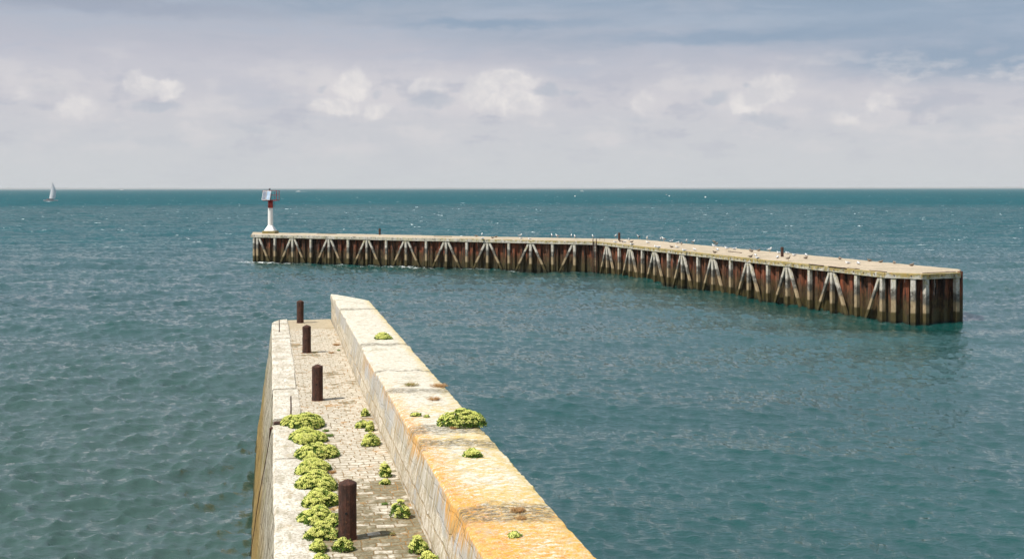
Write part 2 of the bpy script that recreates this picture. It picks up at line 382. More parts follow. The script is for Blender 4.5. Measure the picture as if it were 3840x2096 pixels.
M['pinkbuoy']=simple('pale pink buoy',(.70,.45,.40),.45,.05,2)
M['foam']=simple('foam',(.80,.82,.82),.9,.1,1.0)

def mat_leaf(name,a,bcol,tr=.15):
    m,t,b=material(name); co=coords(t); rnd=t.new('ShaderNodeObjectInfo').outputs['Random']
    n=t.noise(co,14,3,.6); n2=t.noise(co,60,2)
    c=t.mix(t.rng(t.math('ADD',n,t.math('MULTIPLY',t.math('SUBTRACT',n2,.5),.6)),.38,.62),a,bcol)
    c=t.mix(t.math('MULTIPLY',rnd,.25),c,tuple(k*.75 for k in a))
    setp(t,b,c,.6,spec=.3)
    return m
M['umbel']=mat_leaf('yellow green umbels',(.68,.67,.20),(.50,.54,.10))
M['leaf']=mat_leaf('fleshy green leaves',(.18,.28,.05),(.09,.17,.025))
M['straw']=mat_leaf('dry straw stems',(.50,.31,.13),(.36,.18,.06))
M['mossy']=mat_leaf('green straw stems',(.24,.25,.08),(.38,.26,.10))

# ------------------------------------------------------------------ sea
def spectrum(N,L,wind_deg,lam_peak,lam_min,lam_max,seed,spread=2.0):
    rng=np.random.default_rng(seed)
    k1=np.fft.fftfreq(N,d=L/N)*2*np.pi; kx,ky=np.meshgrid(k1,k1,indexing='ij'); k=np.hypot(kx,ky); k[0,0]=1
    kp=2*np.pi/lam_peak; w=R(wind_deg)
    cosf=(kx*math.cos(w)+ky*math.sin(w))/k
    P=np.exp(-1.0*(kp/k)**2)/k**3.6*(np.abs(cosf)**spread*np.where(cosf>0,1,.12)+.04)
    lam=2*np.pi/k; P*=(lam>lam_min)&(lam<lam_max); P[0,0]=0
    h=(rng.normal(size=(N,N))+1j*rng.normal(size=(N,N)))*np.sqrt(P)
    H=np.fft.ifft2(h).real; sc=1/H.std()
    Dx=np.fft.ifft2(-1j*h*kx/k).real*sc; Dy=np.fft.ifft2(-1j*h*ky/k).real*sc
    return H*sc,Dx,Dy,L,N
def samp(fd,x,y,i):
    A=fd[i];L,N=fd[3],fd[4]; u=(x/L*N)%N; v=(y/L*N)%N; i0=np.floor(u).astype(int)%N; j0=np.floor(v).astype(int)%N
    fu=u-np.floor(u); fv=v-np.floor(v); i1=(i0+1)%N; j1=(j0+1)%N
    return A[i0,j0]*(1-fu)*(1-fv)+A[i1,j0]*fu*(1-fv)+A[i0,j1]*(1-fu)*fv+A[i1,j1]*fu*fv
def sst(x,a,b):
    t=np.clip((x-a)/(b-a),0,1); return t*t*(3-2*t)
PC=at(2238,907,3.3); PA=at(940,878,3.3); PD=at(3317,1027,3.3); PE=at(3457,1032,3.3); PF=at(3601,1026,3.3)
def segdist(x,y,a,b):
    ax,ay=a[0],a[1]; dx,dy=b[0]-ax,b[1]-ay; t=np.clip(((x-ax)*dx+(y-ay)*dy)/(dx*dx+dy*dy),0,1)
    return np.hypot(x-ax-t*dx,y-ay-t*dy)
SEA_R=32000.0
def make_sea():
    r=[3.0]
    while r[-1]<SEA_R: r.append(r[-1]+max(.10 if r[-1]>20 else .5,r[-1]*.0048))
    r[-1]=SEA_R; r=np.array(r)
    a=np.concatenate([np.arange(-180,-40,4.),np.arange(-40,-29,.5),np.arange(-29,29,.085),np.arange(29,40,.5),np.arange(40,180,4.)])*np.pi/180
    RR,AA=np.meshgrid(r,a,indexing='ij'); x=RR*np.sin(AA); y=RR*np.cos(AA)
    A=spectrum(1024,53.0,308,1.3,.26,6,1,2.0); B=spectrum(512,71.3,300,3.2,1.0,14,2,2.0); S=spectrum(256,310.,275,17,6,60,3,4); Cc=spectrum(1024,31.7,262,1.3,.28,7.0,4,2.0)
    rot=R(17); xr=x*math.cos(rot)-y*math.sin(rot); yr=x*math.sin(rot)+y*math.cos(rot)
    # sheltered water right of the near jetty and in front of the far pier
    side=sst(x+.21*y,0.5,9)            # 0 left of jetty, 1 right
    inside=np.where(x<PC[0], y<PA[1]+(x-PA[0])*(PC[1]-PA[1])/(PC[0]-PA[0]), y<PC[1]+(x-PC[0])*(PD[1]-PC[1])/(PD[0]-PC[0])).astype(float)
    calm=side*inside*sst(x,-22,-2)*(1-.55*sst(y,60,115))
    calm=np.where((x>PD[0])&(y<90),np.maximum(calm,.75*(1-sst(x,45,110))),calm)
    amp=1-.80*calm
    fine=1-sst(RR,250,600)
    outside=((np.abs(AA)<R(31)).astype(float))
    aA,aB,aS,aC=.045,.048,.12,.024
    cm=calm**.8
    h=(aA*samp(A,x,y,0)+aB*samp(B,xr,yr,0))*amp + aS*samp(S,x,y,0)*(1-.3*calm)*sst(RR,20,40) + aC*samp(Cc,xr,yr,0)*cm
    ch=-.95
    dx=aA*samp(A,x,y,1)*amp*ch; dy=aA*samp(A,x,y,2)*amp*ch
    bx=aB*samp(B,xr,yr,1)*amp*ch+aC*samp(Cc,xr,yr,1)*cm*ch; by=aB*samp(B,xr,yr,2)*amp*ch+aC*samp(Cc,xr,yr,2)*cm*ch
    dx+=bx*math.cos(-rot)-by*math.sin(-rot); dy+=bx*math.sin(-rot)+by*math.cos(-rot)
    far=1+.35*sst(RR,130,600)
    h=h*far*outside*(1-sst(RR,5000,9000)); X=x+dx*fine*outside; Y=y+dy*fine*outside
    V=np.stack([X,Y,h],-1).reshape(-1,3)
    nr,na=len(r),len(a); i=np.arange(nr-1)[:,None]; j=np.arange(na)[None,:]; j2=(j+1)%na
    Fq=np.stack([i*na+j,(i+1)*na+j,(i+1)*na+j2,i*na+j2],-1).reshape(-1,4)
    c=len(V); V=np.vstack([V,[[0,0,0]]])
    o=mesh_np('water',V,Fq[:, ::-1],mat_sea())
    me=o.data
    def attr(nm,arr):
        at_=me.attributes.new(nm,'FLOAT','POINT'); at_.data.foreach_set('value',np.append(arr.reshape(-1),0).astype(np.float32))
    d=np.minimum(segdist(x,y,PA,PC),np.minimum(segdist(x,y,PC,PD),np.minimum(segdist(x,y,PD,PE),segdist(x,y,PE,PF))))
    attr('pierdist',np.minimum(d,50)); attr('calm',calm); 
    cr=(aA*samp(A,x,y,0)+aB*samp(B,xr,yr,0))*amp
    attr('crest',cr)
    tag(o,kind='structure'); return o
def mat_sea():
    m,t,b=material('sea water'); co=geo_pos(t); x,y,_=t.sep(co)
    A=lambda n:(lambda nd:nd.outputs['Fac'])(t.new('ShaderNodeAttribute',attribute_name=n))
    calm=A('calm'); pd=A('pierdist'); crest=A('crest')
    dist=t.vm('LENGTH',co)
    big=t.noise(t.mapg(co,(.35,1,1)),.012,4,.6); mid=t.noise(t.mapg(co,(.5,1,1)),.06,4,.6)
    teal=t.mix(t.rng(big,.35,.65),SEA_A,SEA_B)
    teal=t.mix(t.rng(mid,.35,.65,0,.45),teal,SEA_C)
    side=t.math('MULTIPLY',t.rng(t.math('ADD',x,t.math('MULTIPLY',y,.21)),-2,6,1,0,True),t.rng(dist,35,110,1,0,True))
    c=t.mix(t.math('MULTIPLY',side,.85),teal,SEA_L)      # silty green water on the seaward side
    c=t.mix(t.math('MULTIPLY',t.rng(crest,.0,.22),.3),c,(.05,.10,.09))
    # white caps
    fn=t.noise(t.mapg(co,(.42,1.0,1),rot=(0,0,R(20))),.33,5,.75)
    far=t.rng(dist,95,230,0,1)
    cap=t.rng(t.math('ADD',fn,t.math('MULTIPLY',crest,.22)),.658,.688,0,1)
    cap=t.math('MULTIPLY',cap,far)
    fn2=t.noise(t.mapg(co,(.25,.5,1)),.045,5,.78)
    cap2=t.math('MULTIPLY',t.rng(fn2,.685,.715,0,.7),t.rng(dist,350,900,0,1))
    cap=t.math('MAXIMUM',cap,cap2)
    # lapping foam at the piling
    pf=t.math('MULTIPLY',t.rng(pd,.5,2.6,1,0),t.rng(t.math('ADD',t.noise(t.mapg(co,(1,1,1)),1.6,6,.8),t.math('MULTIPLY',t.noise(co,.16,2),.5)),.80,.90,0,1))
    pf=t.math('MULTIPLY',pf,t.rng(x,-12,12,1,.12))
    foam=t.math('MAXIMUM',cap,t.math('MULTIPLY',pf,.9))
    sp=t.rng(t.noise(co,2.3,3,.8),.80,.82,0,.7); sp=t.math('MULTIPLY',sp,t.math('SUBTRACT',1,calm)); foam=t.math('MAXIMUM',foam,t.math('MULTIPLY',sp,t.rng(crest,.03,.1)))
    c=t.mix(foam,c,(.80,.82,.82))
    # ripples
    r1=t.noise(t.mapg(co,(1,1.9,1),rot=(0,0,R(-14))),3.6,4,.55,.4); r2=t.noise(t.mapg(co,(1,2.0,1),rot=(0,0,R(12))),1.5,5,.6)
    patch=t.rng(t.noise(t.mapg(co,(.6,2.2,1),rot=(0,0,R(6))),.10,4,.6),.42,.58,.10,1.7)
    nb=t.bump(t.math('MULTIPLY',r1,t.math('MULTIPLY',patch,t.rng(calm,0,1,.75,1.0))),1.0,.018)
    nb=t.bump(t.math('MULTIPLY',r2,t.rng(dist,100,420,.25,1)),1.0,.30,nb)
    setp(t,b,c,t.math('MAXIMUM',t.rng(dist,30,1500,.03,.26),t.math('MULTIPLY',foam,.9)),nb)
    b.inputs['IOR'].default_value=1.8
    df=t.new('ShaderNodeBsdfDiffuse'); t.put(df.inputs['Normal'],nb)
    fb=t.noise(t.mapg(co,(.22,1,1),rot=(0,0,R(4))),.35,5,.7)
    bc=t.mix(t.rng(fb,.36,.64),(.003,.064,.086),(.014,.120,.142)); bc=t.mix(t.rng(big,.40,.60,0,.5),bc,(.010,.070,.086)); bc=t.mix(foam,bc,(.80,.82,.82)); t.put(df.inputs['Color'],bc)
    ms=t.new('ShaderNodeMixShader'); t.put(ms.inputs[0],t.math('MULTIPLY',t.math('MAXIMUM',t.rng(dist,90,260,0,.50,True),t.rng(dist,200,800,.0,.88,True)),t.math('MULTIPLY',t.math('SUBTRACT',1,t.math('MULTIPLY',calm,1.6),clamp=True),t.rng(pd,1,12,.15,1))))
    t.l.new(b.outputs[0],ms.inputs[1]); t.l.new(df.outputs[0],ms.inputs[2]); t.l.new(ms.outputs[0],m.node_tree.nodes['Material Output'].inputs[0])
    return m
SEA_A=(.003,.053,.047); SEA_B=(.006,.066,.059); SEA_C=(.002,.038,.035); SEA_L=(.036,.074,.057)
make_sea()

# sea bed under the water sheet keeps the haze volume grounded
# ------------------------------------------------------------------ near stone jetty
JX,JROT=.057,math.atan(.211)
jet=empty('stone_jetty',(JX,0,0),JROT)
tag(jet,'pale stone jetty with cobbled walk and orange lichened parapet running out from the foreground','jetty')
JM=Matrix.Translation((JX,0,0))@Matrix.Rotation(JROT,4,'Z')
def jl(p): return JM.inverted()@Vector(p)
WK=4.1
KX=.56
# seaward wall (battered) incl. far end
def make_quay():
    ls=np.arange(-3,42.41,.25); hs=[4.02,3.9,3.5,3,2.5,2,1.5,1,.5,0,-.6]
    path=[(0.012,l) for l in ls]+[(.10,42.95),(.26,43.42),(.45,43.65),(.9,43.75),(1.6,43.82),(2.3,43.88),(3.0,43.9),(3.42,41.2)]+[(3.42,l) for l in np.arange(40,-3.1,-2)]
    nrm=[]
    V=[];n=len(path)
    for i,(a,l) in enumerate(path):
        p0=path[max(i-1,0)];p1=path[min(i+1,n-1)]; dx,dy=p1[0]-p0[0],p1[1]-p0[1]; L=math.hypot(dx,dy) or 1
        nx,ny=-dy/L,dx/L
        for h in hs:
            bt=.55*(1-h/4.1)*(1 if a<2 else .5)
            w=.05*fbm((a,l*.9,h*1.3))+.02*fbm((a+7,l*4,h*4))
            if h>3.95: w*=.3
            V.append((a+nx*(bt+w),l+ny*(bt+w),h))
    m=len(hs); Fq=[(i*m+j,i*m+j+1,(i+1)*m+j+1,(i+1)*m+j) for i in range(n-1) for j in range(m-1)]
    return mesh_np('quay_wall',V,Fq,M['quay'],jet)
make_quay()
# cobbled walkway
def make_walk():
    xs=np.linspace(KX+.004,2.16,18); ys=np.arange(-3,43.76,.14)
    V=[(x,min(y,43.5+.12*x) if y>43.4 else y,WK+.012*fbm((x*1.5,y*1.5,0))) for y in ys for x in xs]
    n=len(xs); Fq=[(i*n+j,i*n+j+1,(i+1)*n+j+1,(i+1)*n+j) for i in range(len(ys)-1) for j in range(n-1)]
    return mesh_np('cobble_walkway',V,Fq,M['paving'],jet)
make_walk()
# kerb slabs
def make_kerb():
    mb=MB(); cuts=[-3,1.5,5,8.4,11.6,14.2,16.75,18.1,21.2,22.8,24.25,24.95,26.5,28.6,31.0,34.0,38.2,42.4]
    rr=random.Random(3)
    for a,b in zip(cuts,cuts[1:]):
        notch=(a==24.25)
        x0=.30 if notch else rr.uniform(-.012,.012); x1=KX+.03+rr.uniform(-.03,.03); top=WK+.022+rr.uniform(-.010,.012)
        if notch: x1=KX
        nl=max(2,int((b-a)/.14)); nx=7
        prof=[(x0,WK-.13),(x0,top-.03),(x0+.03,top)]+[(x0+.03+(x1-x0-.05)*k/nx,top) for k in range(1,nx)]+[(x1-.02,top),(x1,top-.02),(x1,WK-.1)]
        vs=[];m=len(prof)
        for i in range(nl+1):
            l=a+.006+(b-a-.012)*i/nl
            e=min(i,nl-i); dz=-.014 if e==0 else 0
            for (px,pz) in prof:
                w=.014*fbm((px*5,l*5,pz*5+a)); vs.append((px+w,l,pz+ (dz+w*.5 if pz>WK-.05 else 0)))
        fs=[(i*m+j,i*m+j+1,(i+1)*m+j+1,(i+1)*m+j) for i in range(nl) for j in range(m-1)]
        fs=[f[::-1] for f in fs]
        fs+= [tuple(range(m)), tuple(range(nl*m+m-1,nl*m-1,-1))]
        mb.add(vs,fs)
    # chamfered end slab
    mb.prism([(0.0,42.41),(KX,42.41),(KX,43.66),(.42,43.64),(.25,43.42),(.08,42.95)],WK-.13,WK+.03)
    mb.box((.15,24.6,WK-.18),(.34,.7,.08))
    mb.build('kerb',M['kerb'],jet,smooth=False)
make_kerb()
# parapet
def make_parapet():
    V=[];rows=[]
    ls=list(np.arange(-3,44.11,.11))
    brk=[(-9,0,0),(13.6,.03,-.01),(14.3,-.0,.0),(17.6,.035,.008),(18.6,.02,.0),(19.3,.0,.0),(24.9,-.02,-.01),(28.5,.03,.02),(29.0,.0,0),(35.5,.03,.01),(36.3,0,.0),(41.0,.03,.01),(42.0,-.02,0)]
    def jog(l):
        o=(0,0)
        for b in brk:
            if l>=b[0]: o=b[1:]
        return o
    T=WK+.90
    for l in ls:
        j,dz=jog(l)
        q=max(0,min(1,(l-32)/11))*.13; prof=[(2.075+q,WK-.06),(2.10+q*.8,WK+.15),(2.13+q*.6,WK+.35),(2.16+q*.4+j*.4,WK+.55),(2.195+j,T-.14),(2.205+j,T-.08),(2.215+j,T-.03),(2.235+j,T-.004)]
        prof+=[(2.25+j+(3.385-2.25-j)*k/12,T+.012*math.sin(math.pi*k/12)) for k in range(1,12)]
        prof+=[(3.385,T-.005),(3.41,T-.035),(3.43,T-.2),(3.46,T-.8),(3.5,3.0),(3.6,1.0),(3.7,-.4)]
        row=[]
        for (x,z) in prof:
            t_=min(1,max(0,(x-2.22)/(3.41-2.22))); lend=44.1-3.1*t_
            ll=min(l,lend)
            edge=.016 if (abs(z-T)<.06 and (x<2.28+j or x>3.36)) else .008
            w=edge*fbm((x*3,ll*6,z*3)); w2=.010*fbm((x+9,ll*1.3,z*2))
            top=z>T-.02
            row.append((x+(w+w2)*(0 if top and 2.3<x<3.3 else 1),ll,z+(dz if z>T-.2 else 0)+(w+.6*w2 if z>T-.06 else 0)))
        V+=row; m=len(row)
    n=len(ls)
    Fq=[(i*m+j,(i+1)*m+j,(i+1)*m+j+1,i*m+j+1) for i in range(n-1) for j in range(m-1)]
    o=mesh_np('parapet',V,Fq,M['parapet'],jet,smooth=False)
    me=o.data
    return o
make_parapet()
mb=MB()   # end cap of the parapet
mb.add([(2.1,44.09,0),(3.6,41.15,0),(3.41,41.19,WK+.87),(2.23,44.09,WK+.87)],[(0,1,2,3)])
mb.build('parapet_end',M['parapet'],jet)

def ground_on_jetty(px,py,h): return at(px,py,h)
# iron bollards on the walkway
def make_bollard(seed,r=.125,H=.85):
    rr=random.Random(seed)
    root=empty('iron_bollard')
    mb=MB(); n=14; vs=[]; prof=[(0,1.02),(.12,1.0),(.3,1),(.5,.99),(.7,1.0),(H-.065,1.0),(H-.05,.95),(H-.025,.55),(H,.06)]
    zs=[]
    for k in range(len(prof)-1):
        (z0,r0),(z1,r1)=prof[k],prof[k+1]; q=3 if z1-z0>.1 else 1
        for i in range(q): zs.append((z0+(z1-z0)*i/q,r0+(r1-r0)*i/q))
    zs.append(prof[-1])
    for (z,s) in zs:
        for k in range(n):
            t=2*math.pi*k/n+.2; f=1+.035*fbm((math.cos(t)*2+seed,math.sin(t)*2,z*6))+(.03 if k%2 else 0)
            vs.append((r*s*f*math.cos(t),r*s*f*math.sin(t),z))
    fs=[(i*n+k,i*n+(k+1)%n,(i+1)*n+(k+1)%n,(i+1)*n+k) for i in range(len(zs)-1) for k in range(n)]+[tuple(range((len(zs)-1)*n,len(zs)*n))]
    mb.add(vs,fs); mb.build('post',M['rust'],root,smooth=False)
    h=MB(); h.tube([(0,-r*.9,H*.47),(0,-r*1.035,H*.47)],.018,10); h.build('hole_shade_plug',M['hole'],root)  # slightly proud dark plug; the shade inside the hole is its colour
    c=MB(); pts=[]
    for k in range(22):
        t=2*math.pi*k/22; q=r*(1.22+.7*fbm((math.cos(t)*2,math.sin(t)*2,seed+.5))); 
        if math.cos(t-.5)>0: q*=1.15
        pts.append((q*math.cos(t),q*math.sin(t)))
    c.prism(pts,.0,.016); c.build('rusted_collar',M['stain'],root)
    return root
BL=[((1301,2018),'nearest rusty iron bollard, with a bolt hole and a bush at its foot'),
    ((1189,1499),'rusty iron bollard just beyond the long green plant row, second nearest of four'),
    ((1149,1321),'rusty iron bollard third along the cobbled walk, casting a short shadow'),
    ((1125,1209),'rusty iron bollard at the seaward end of the cobbled walk')]
for i,((px,py),lab) in enumerate(BL):
    o=make_bollard(i*3+1); p=at(px,py,WK); o.location=(p.x,p.y,WK-.012); o.rotation_euler.z=i*.9*0
    tag(o,lab,'bollard','iron bollards along the near walkway')
# thin pins
for (px,py,hh,lab) in ((1046,1243,.42,'thin rusty iron pin standing near the outer corner of the jetty end'),(1089,1556,.42,'thin rusty iron pin rising behind the first green bush on the kerb')):
    p=at(px,py,WK+.03); m_=MB(); m_.tube([(0,0,-.02),(.004,0,hh*.5),(0,.0,hh)],[.017,.015,.014],8)
    m_.tube([(0,0,0),(0,0,.03)],.028,8)
    o=m_.build('iron_pin',M['rustpin'],loc=(p.x,p.y,WK+.03)); tag(o,lab,'iron pin','iron pins on the kerb')
# rusty pipe down the sea wall and its bracket in the kerb notch
m_=MB()
pts=[]
for k in range(13):
    t=k/12; h=4.0-3.7*t; l=24.55+3.4*t+.05*math.sin(5*t); pts.append((-.55*(1-h/4.1)-.03+.01*math.sin(9*t),l,h))
pts=[(.25,24.52,3.98),(.08,24.52,4.03),(-.05,24.54,3.99)]+pts[1:]
m_.tube(pts,[.03,.03,.025]+[.009]*(len(pts)-3),8)
pp=empty('rusty_pipe',(JX,0,0),JROT); m_.build('pipe',M['rustpin'],pp,smooth=True)
m2=MB(); m2.box((.14,24.6,4.06),(.26,.16,.10),bev=.02); m2.build('bracket',M['rust'],pp)
tag(pp,'thin rusty pipe bent over a kerb notch and running down the sea wall','pipe')

# ------------------------------------------------------------------ plants
def ico():
    t=(1+5**.5)/2; v=np.array([(-1,t,0),(1,t,0),(-1,-t,0),(1,-t,0),(0,-1,t),(0,1,t),(0,-1,-t),(0,1,-t),(t,0,-1),(t,0,1),(-t,0,-1),(-t,0,1)],float)
    v/=np.linalg.norm(v[0]); f=np.array([(0,11,5),(0,5,1),(0,1,7),(0,7,10),(0,10,11),(1,5,9),(5,11,4),(11,10,2),(10,7,6),(7,1,8),(3,9,4),(3,4,2),(3,2,6),(3,6,8),(3,8,9),(4,9,5),(2,4,11),(6,2,10),(8,6,7),(9,8,1)])
    return v,f
OCT_V=np.array([(1,0,0),(0,1,0),(-1,0,0),(0,-1,0),(0,0,1),(0,0,-.6)],float); OCT_F=np.array([(0,1,4),(1,2,4),(2,3,4),(3,0,4),(1,0,5),(2,1,5),(3,2,5),(0,3,5)])
def samphire(name,rx,ry,h,seed,den=1.0,umb=1.0):
    """a cushion of fleshy leaves carrying flat-topped flower heads"""
    rng=np.random.default_rng(seed); root=empty(name)
    lob=[(0,0,1.0)]+[(rng.uniform(-.55,.55),rng.uniform(-.5,.5),rng.uniform(.55,.8)) for _ in range(6)]
    def top(u,v):
        z=0
        for (a,b,s) in lob: 
            d=((u-a)**2+(v-b)**2)/(.62*s)**2
            if d<1: z=max(z,s*math.sqrt(1-d))
        return z
    area=rx*ry*3.14
    # flower heads
    nu=int(umb*den*area*420+12); V=[];Fc=[];o=0
    k=0;tries=0
    pos=[]
    while k<nu and tries<nu*8:
        tries+=1; u,v=rng.uniform(-1,1,2)
        if u*u+v*v>1: continue
        z=top(u,v)
        if z<=.05: continue
        dr=rng.uniform(.78,1.04)
        p=np.array([u*rx,v*ry,z*h*dr+.02]); pos.append(p)
        r=rng.uniform(.026,.046)*(1 if den>=.9 else .9)
        nrm=np.array([u*.9,v*.9,.75+z*.5]); nrm/=np.linalg.norm(nrm)
        a=np.cross(nrm,[0,0,1.0]); 
        if np.linalg.norm(a)<1e-3: a=np.array([1,0,0.])
        a/=np.linalg.norm(a); b=np.cross(nrm,a)
        nf=11
        for q in range(nf):
            ang=q*2.4; rad=r*math.sqrt(q/nf)
            c=p+a*rad*math.cos(ang)+b*rad*math.sin(ang)+nrm*(-.25*rad*rad/r)
            s=r*.30*rng.uniform(.8,1.25)
            V.append(OCT_V*s+c); Fc.append(OCT_F+o); o+=6
        k+=1
    ob=mesh_np('flower_heads',np.vstack(V),np.vstack(Fc),M['umbel'],root,False)
    # leaves: short forked blades filling the volume
    V=[];o=0;Fc=[]
    nl=int(den*area*3800+160)
    k=0
    while k<nl:
        u,v=rng.uniform(-1,1,2)
        if u*u+v*v>1.05: continue
        z=top(u,v); 
        if z<=0: continue
        zz=z*h*rng.uniform(.15,.97)
        p=np.array([u*rx,v*ry,zz])
        d=np.array([u*.8+rng.normal()*.5,v*.8+rng.normal()*.5,.5+rng.random()*.7]); d/=np.linalg.norm(d)
        s=np.cross(d,rng.normal(size=3)); s/=np.linalg.norm(s)
        L=rng.uniform(.03,.06); w=rng.uniform(.0045,.009); tq=np.cross(d,s)
        V.append(np.array([p-s*w,p+s*w+tq*w*.5,p+d*L*.6+s*w*1.3,p+d*L,p+d*L*.6-s*w*1.3])); Fc.append(np.array([(0,1,2),(0,2,4),(4,2,3)])+o); o+=5
        k+=1
    mesh_np('leaves',np.vstack(V),np.vstack(Fc),M['leaf'],root,False)
    return root
def tuft(name,r,h,seed,mat,n=160):
    rng=np.random.default_rng(seed); V=[];Fc=[];o=0
    for k in range(n):
        a=rng.uniform(0,6.283); q=r*rng.uniform(0,.7)**.7; b=np.array([q*math.cos(a),q*math.sin(a),0])
        d=np.array([math.cos(a)*rng.uniform(.2,1.1),math.sin(a)*rng.uniform(.2,1.1),rng.uniform(.4,1)]); d/=np.linalg.norm(d)
        L=h*rng.uniform(.6,1.3); w=.003; s=np.array([-math.sin(a),math.cos(a),0])
        t1=b+d*L*.5; t2=b+d*L+np.array([0,0,-.2*L])
        V.append(np.array([b-s*w,b+s*w,t1+s*w,t1-s*w,t2])); Fc.append(np.array([(0,1,2),(0,2,3),(3,2,4)])+o); o+=5
        for _ in range(2):
            c=t1+(t2-t1)*rng.random()+rng.normal(size=3)*.006; V.append(OCT_V[:5]*.006+c); Fc.append(np.array([(0,1,4),(1,2,4),(2,3,4)])+o); o+=5
    root=mesh_np(name,np.vstack(V),np.vstack(Fc),mat,None,False); return root
T_=WK+.90
S15=1.4907
# (x,y of the foot in the 2576 px view, half widths in m, height, surface height, label)
PL=[
 (765,1074,.42,.38,.26,WK,'largest bushy samphire plant, first and farthest of the long green row beside the kerb pin'),
 (768,1108,.34,.36,.22,WK,'yellow green samphire bush second from the far end of the long plant row'),
 (793,1148,.36,.38,.22,WK,'samphire bush in the plant row spreading right over the cobbles'),
 (786,1186,.32,.36,.20,WK,'low samphire bush midway along the row where it lies on the kerb slab'),
 (795,1222,.32,.34,.23,WK,'broad samphire bush in the row left of the top of the nearest bollard'),
 (801,1268,.29,.32,.21,WK,'samphire bush directly left of the upper half of the nearest bollard'),
 (799,1312,.27,.28,.20,WK,'samphire bush directly left of the middle of the nearest bollard'),
 (807,1350,.21,.22,.18,WK,'samphire bush directly left of the foot of the nearest bollard'),
 (797,1384,.13,.16,.13,WK,'narrow samphire tuft in the row below the nearest bollard'),
 (803,1418,.11,.14,.12,WK,'last samphire tuft of the row, cut off by the bottom edge'),
 (861,1384,.125,.11,.17,WK,'round samphire bush at the foot of the nearest bollard'),
 (917,1045,.075,.10,.14,WK,'small dark samphire bush farthest along the foot of the parapet'),
 (911,1074,.14,.10,.13,WK,'flat samphire bush reaching left from the parapet foot'),
 (930,1082,.09,.10,.17,WK,'upright samphire bush against the parapet beside a flat one'),
 (930,1118,.19,.18,.20,WK,'round samphire bush on the cobbles by the parapet, above the grey cobbles'),
 (967,1196,.12,.13,.20,WK,'tall samphire bush against the parapet level with the top of the nearest bollard'),
 (967,1217,.075,.05,.07,WK,'tiny low samphire tuft just below a tall bush by the parapet'),
 (1006,1299,.125,.13,.22,WK,'tall samphire bush by the parapet right of the middle of the nearest bollard'),
 (1047,1388,.14,.13,.19,WK,'samphire bush by the parapet near the bottom edge, right of the nearest bollard'),
 (1072,1422,.13,.12,.16,WK,'samphire bush by the parapet cut off by the bottom edge'),
 (961,852,.28,.24,.15,T_,'samphire cushion farthest out on top of the parapet'),
 (1161,1072,.395,.30,.30,T_,'biggest round samphire cushion on the outer rim of the parapet top'),
 (1186,1150,.135,.10,.12,T_,'small loose samphire bush on the parapet top nearer than the biggest cushion'),
 (1292,1351,.062,.055,.045,T_,'small dark green plant on the orange lichen near the bottom edge'),
 (1043,1046,.085,.06,.05,T_,'small flat plant on the inner part of the parapet top left of the big cushion'),
 (1073,1050,.036,.04,.035,T_,'tiniest green plant on the parapet top beside the big cushion'),
]
for i,(x,y,rx,ry,h,z,lab) in enumerate(PL):
    p=at(x*S15,y*S15,z); small=rx<.1
    q_=1.1 if i<8 else (.92 if i==21 else 1); rx*=1.15*q_; ry*=1.2*q_; h*=1.15*(.9 if i==21 else 1)
    o=samphire('samphire_plant',rx,ry,h,100+i,1.0 if not small else 1.6,1.0 if not small else .8)
    o.location=(p.x,p.y,z-.01); o.rotation_euler.z=JROT
    tag(o,lab,'plant','samphire plants on the stone jetty')
TU=[
 (1033,970,.15,.09,T_,'mossy','pale straw and green tuft on the parapet top, left of two tufts'),
 (1104,972,.20,.08,T_,'straw','wide dry orange tuft at the outer rim of the parapet'),
 (1091,1006,.12,.08,T_,'straw','dry orange tuft on the parapet top above the big green cushion'),
 (1140,1078,.05,.05,T_,'straw','tiny dry tuft below the big green cushion'),
 (1301,1286,.075,.075,T_,'straw','dry tuft on the yellow lichen of the near parapet'),
 (1309,1306,.06,.05,T_,'straw','small dry tuft just below another on the near parapet'),
 (846,868,.10,.09,WK,'straw','dry orange tuft against the parapet foot beyond the third bollard'),
 (833,887,.09,.05,WK,'straw','flat dry tuft on the cobbles right of the third bollard'),
 (791,886,.09,.04,WK,'mossy','low brown tuft right at the foot of the third bollard'),
 (851,881,.03,.04,WK,'leaf','small green tuft in the parapet corner beyond the third bollard'),
 (826,1095,.10,.05,WK,'leaf','low green creeping tuft right of the plant row on pale cobbles'),
 (818,1083,.06,.04,WK,'leaf','small green tuft right of the second bush of the row'),
 (835,1188,.05,.05,WK,'straw','small dry tuft between plant row and cobbles above the nearest bollard'),
 (966,1267,.05,.03,WK,'leaf','tiny green tuft alone on the cobbles left of a tall bush'),
 (838,1296,.05,.05,WK,'leaf','small green tuft left against the nearest bollard'),
 (985,1344,.03,.04,WK,'mossy','tiny straw tuft on cobbles right of the nearest bollard foot'),
]
for i,(x,y,r,h,z,mm,lab) in enumerate(TU):
    p=at(x*S15,y*S15,z); o=tuft('grass_tuft',r,h,300+i,M[mm],int(90+900*r)); o.location=(p.x,p.y,z-.004); tag(o,lab,'grass tuft','small tufts on the stone jetty')

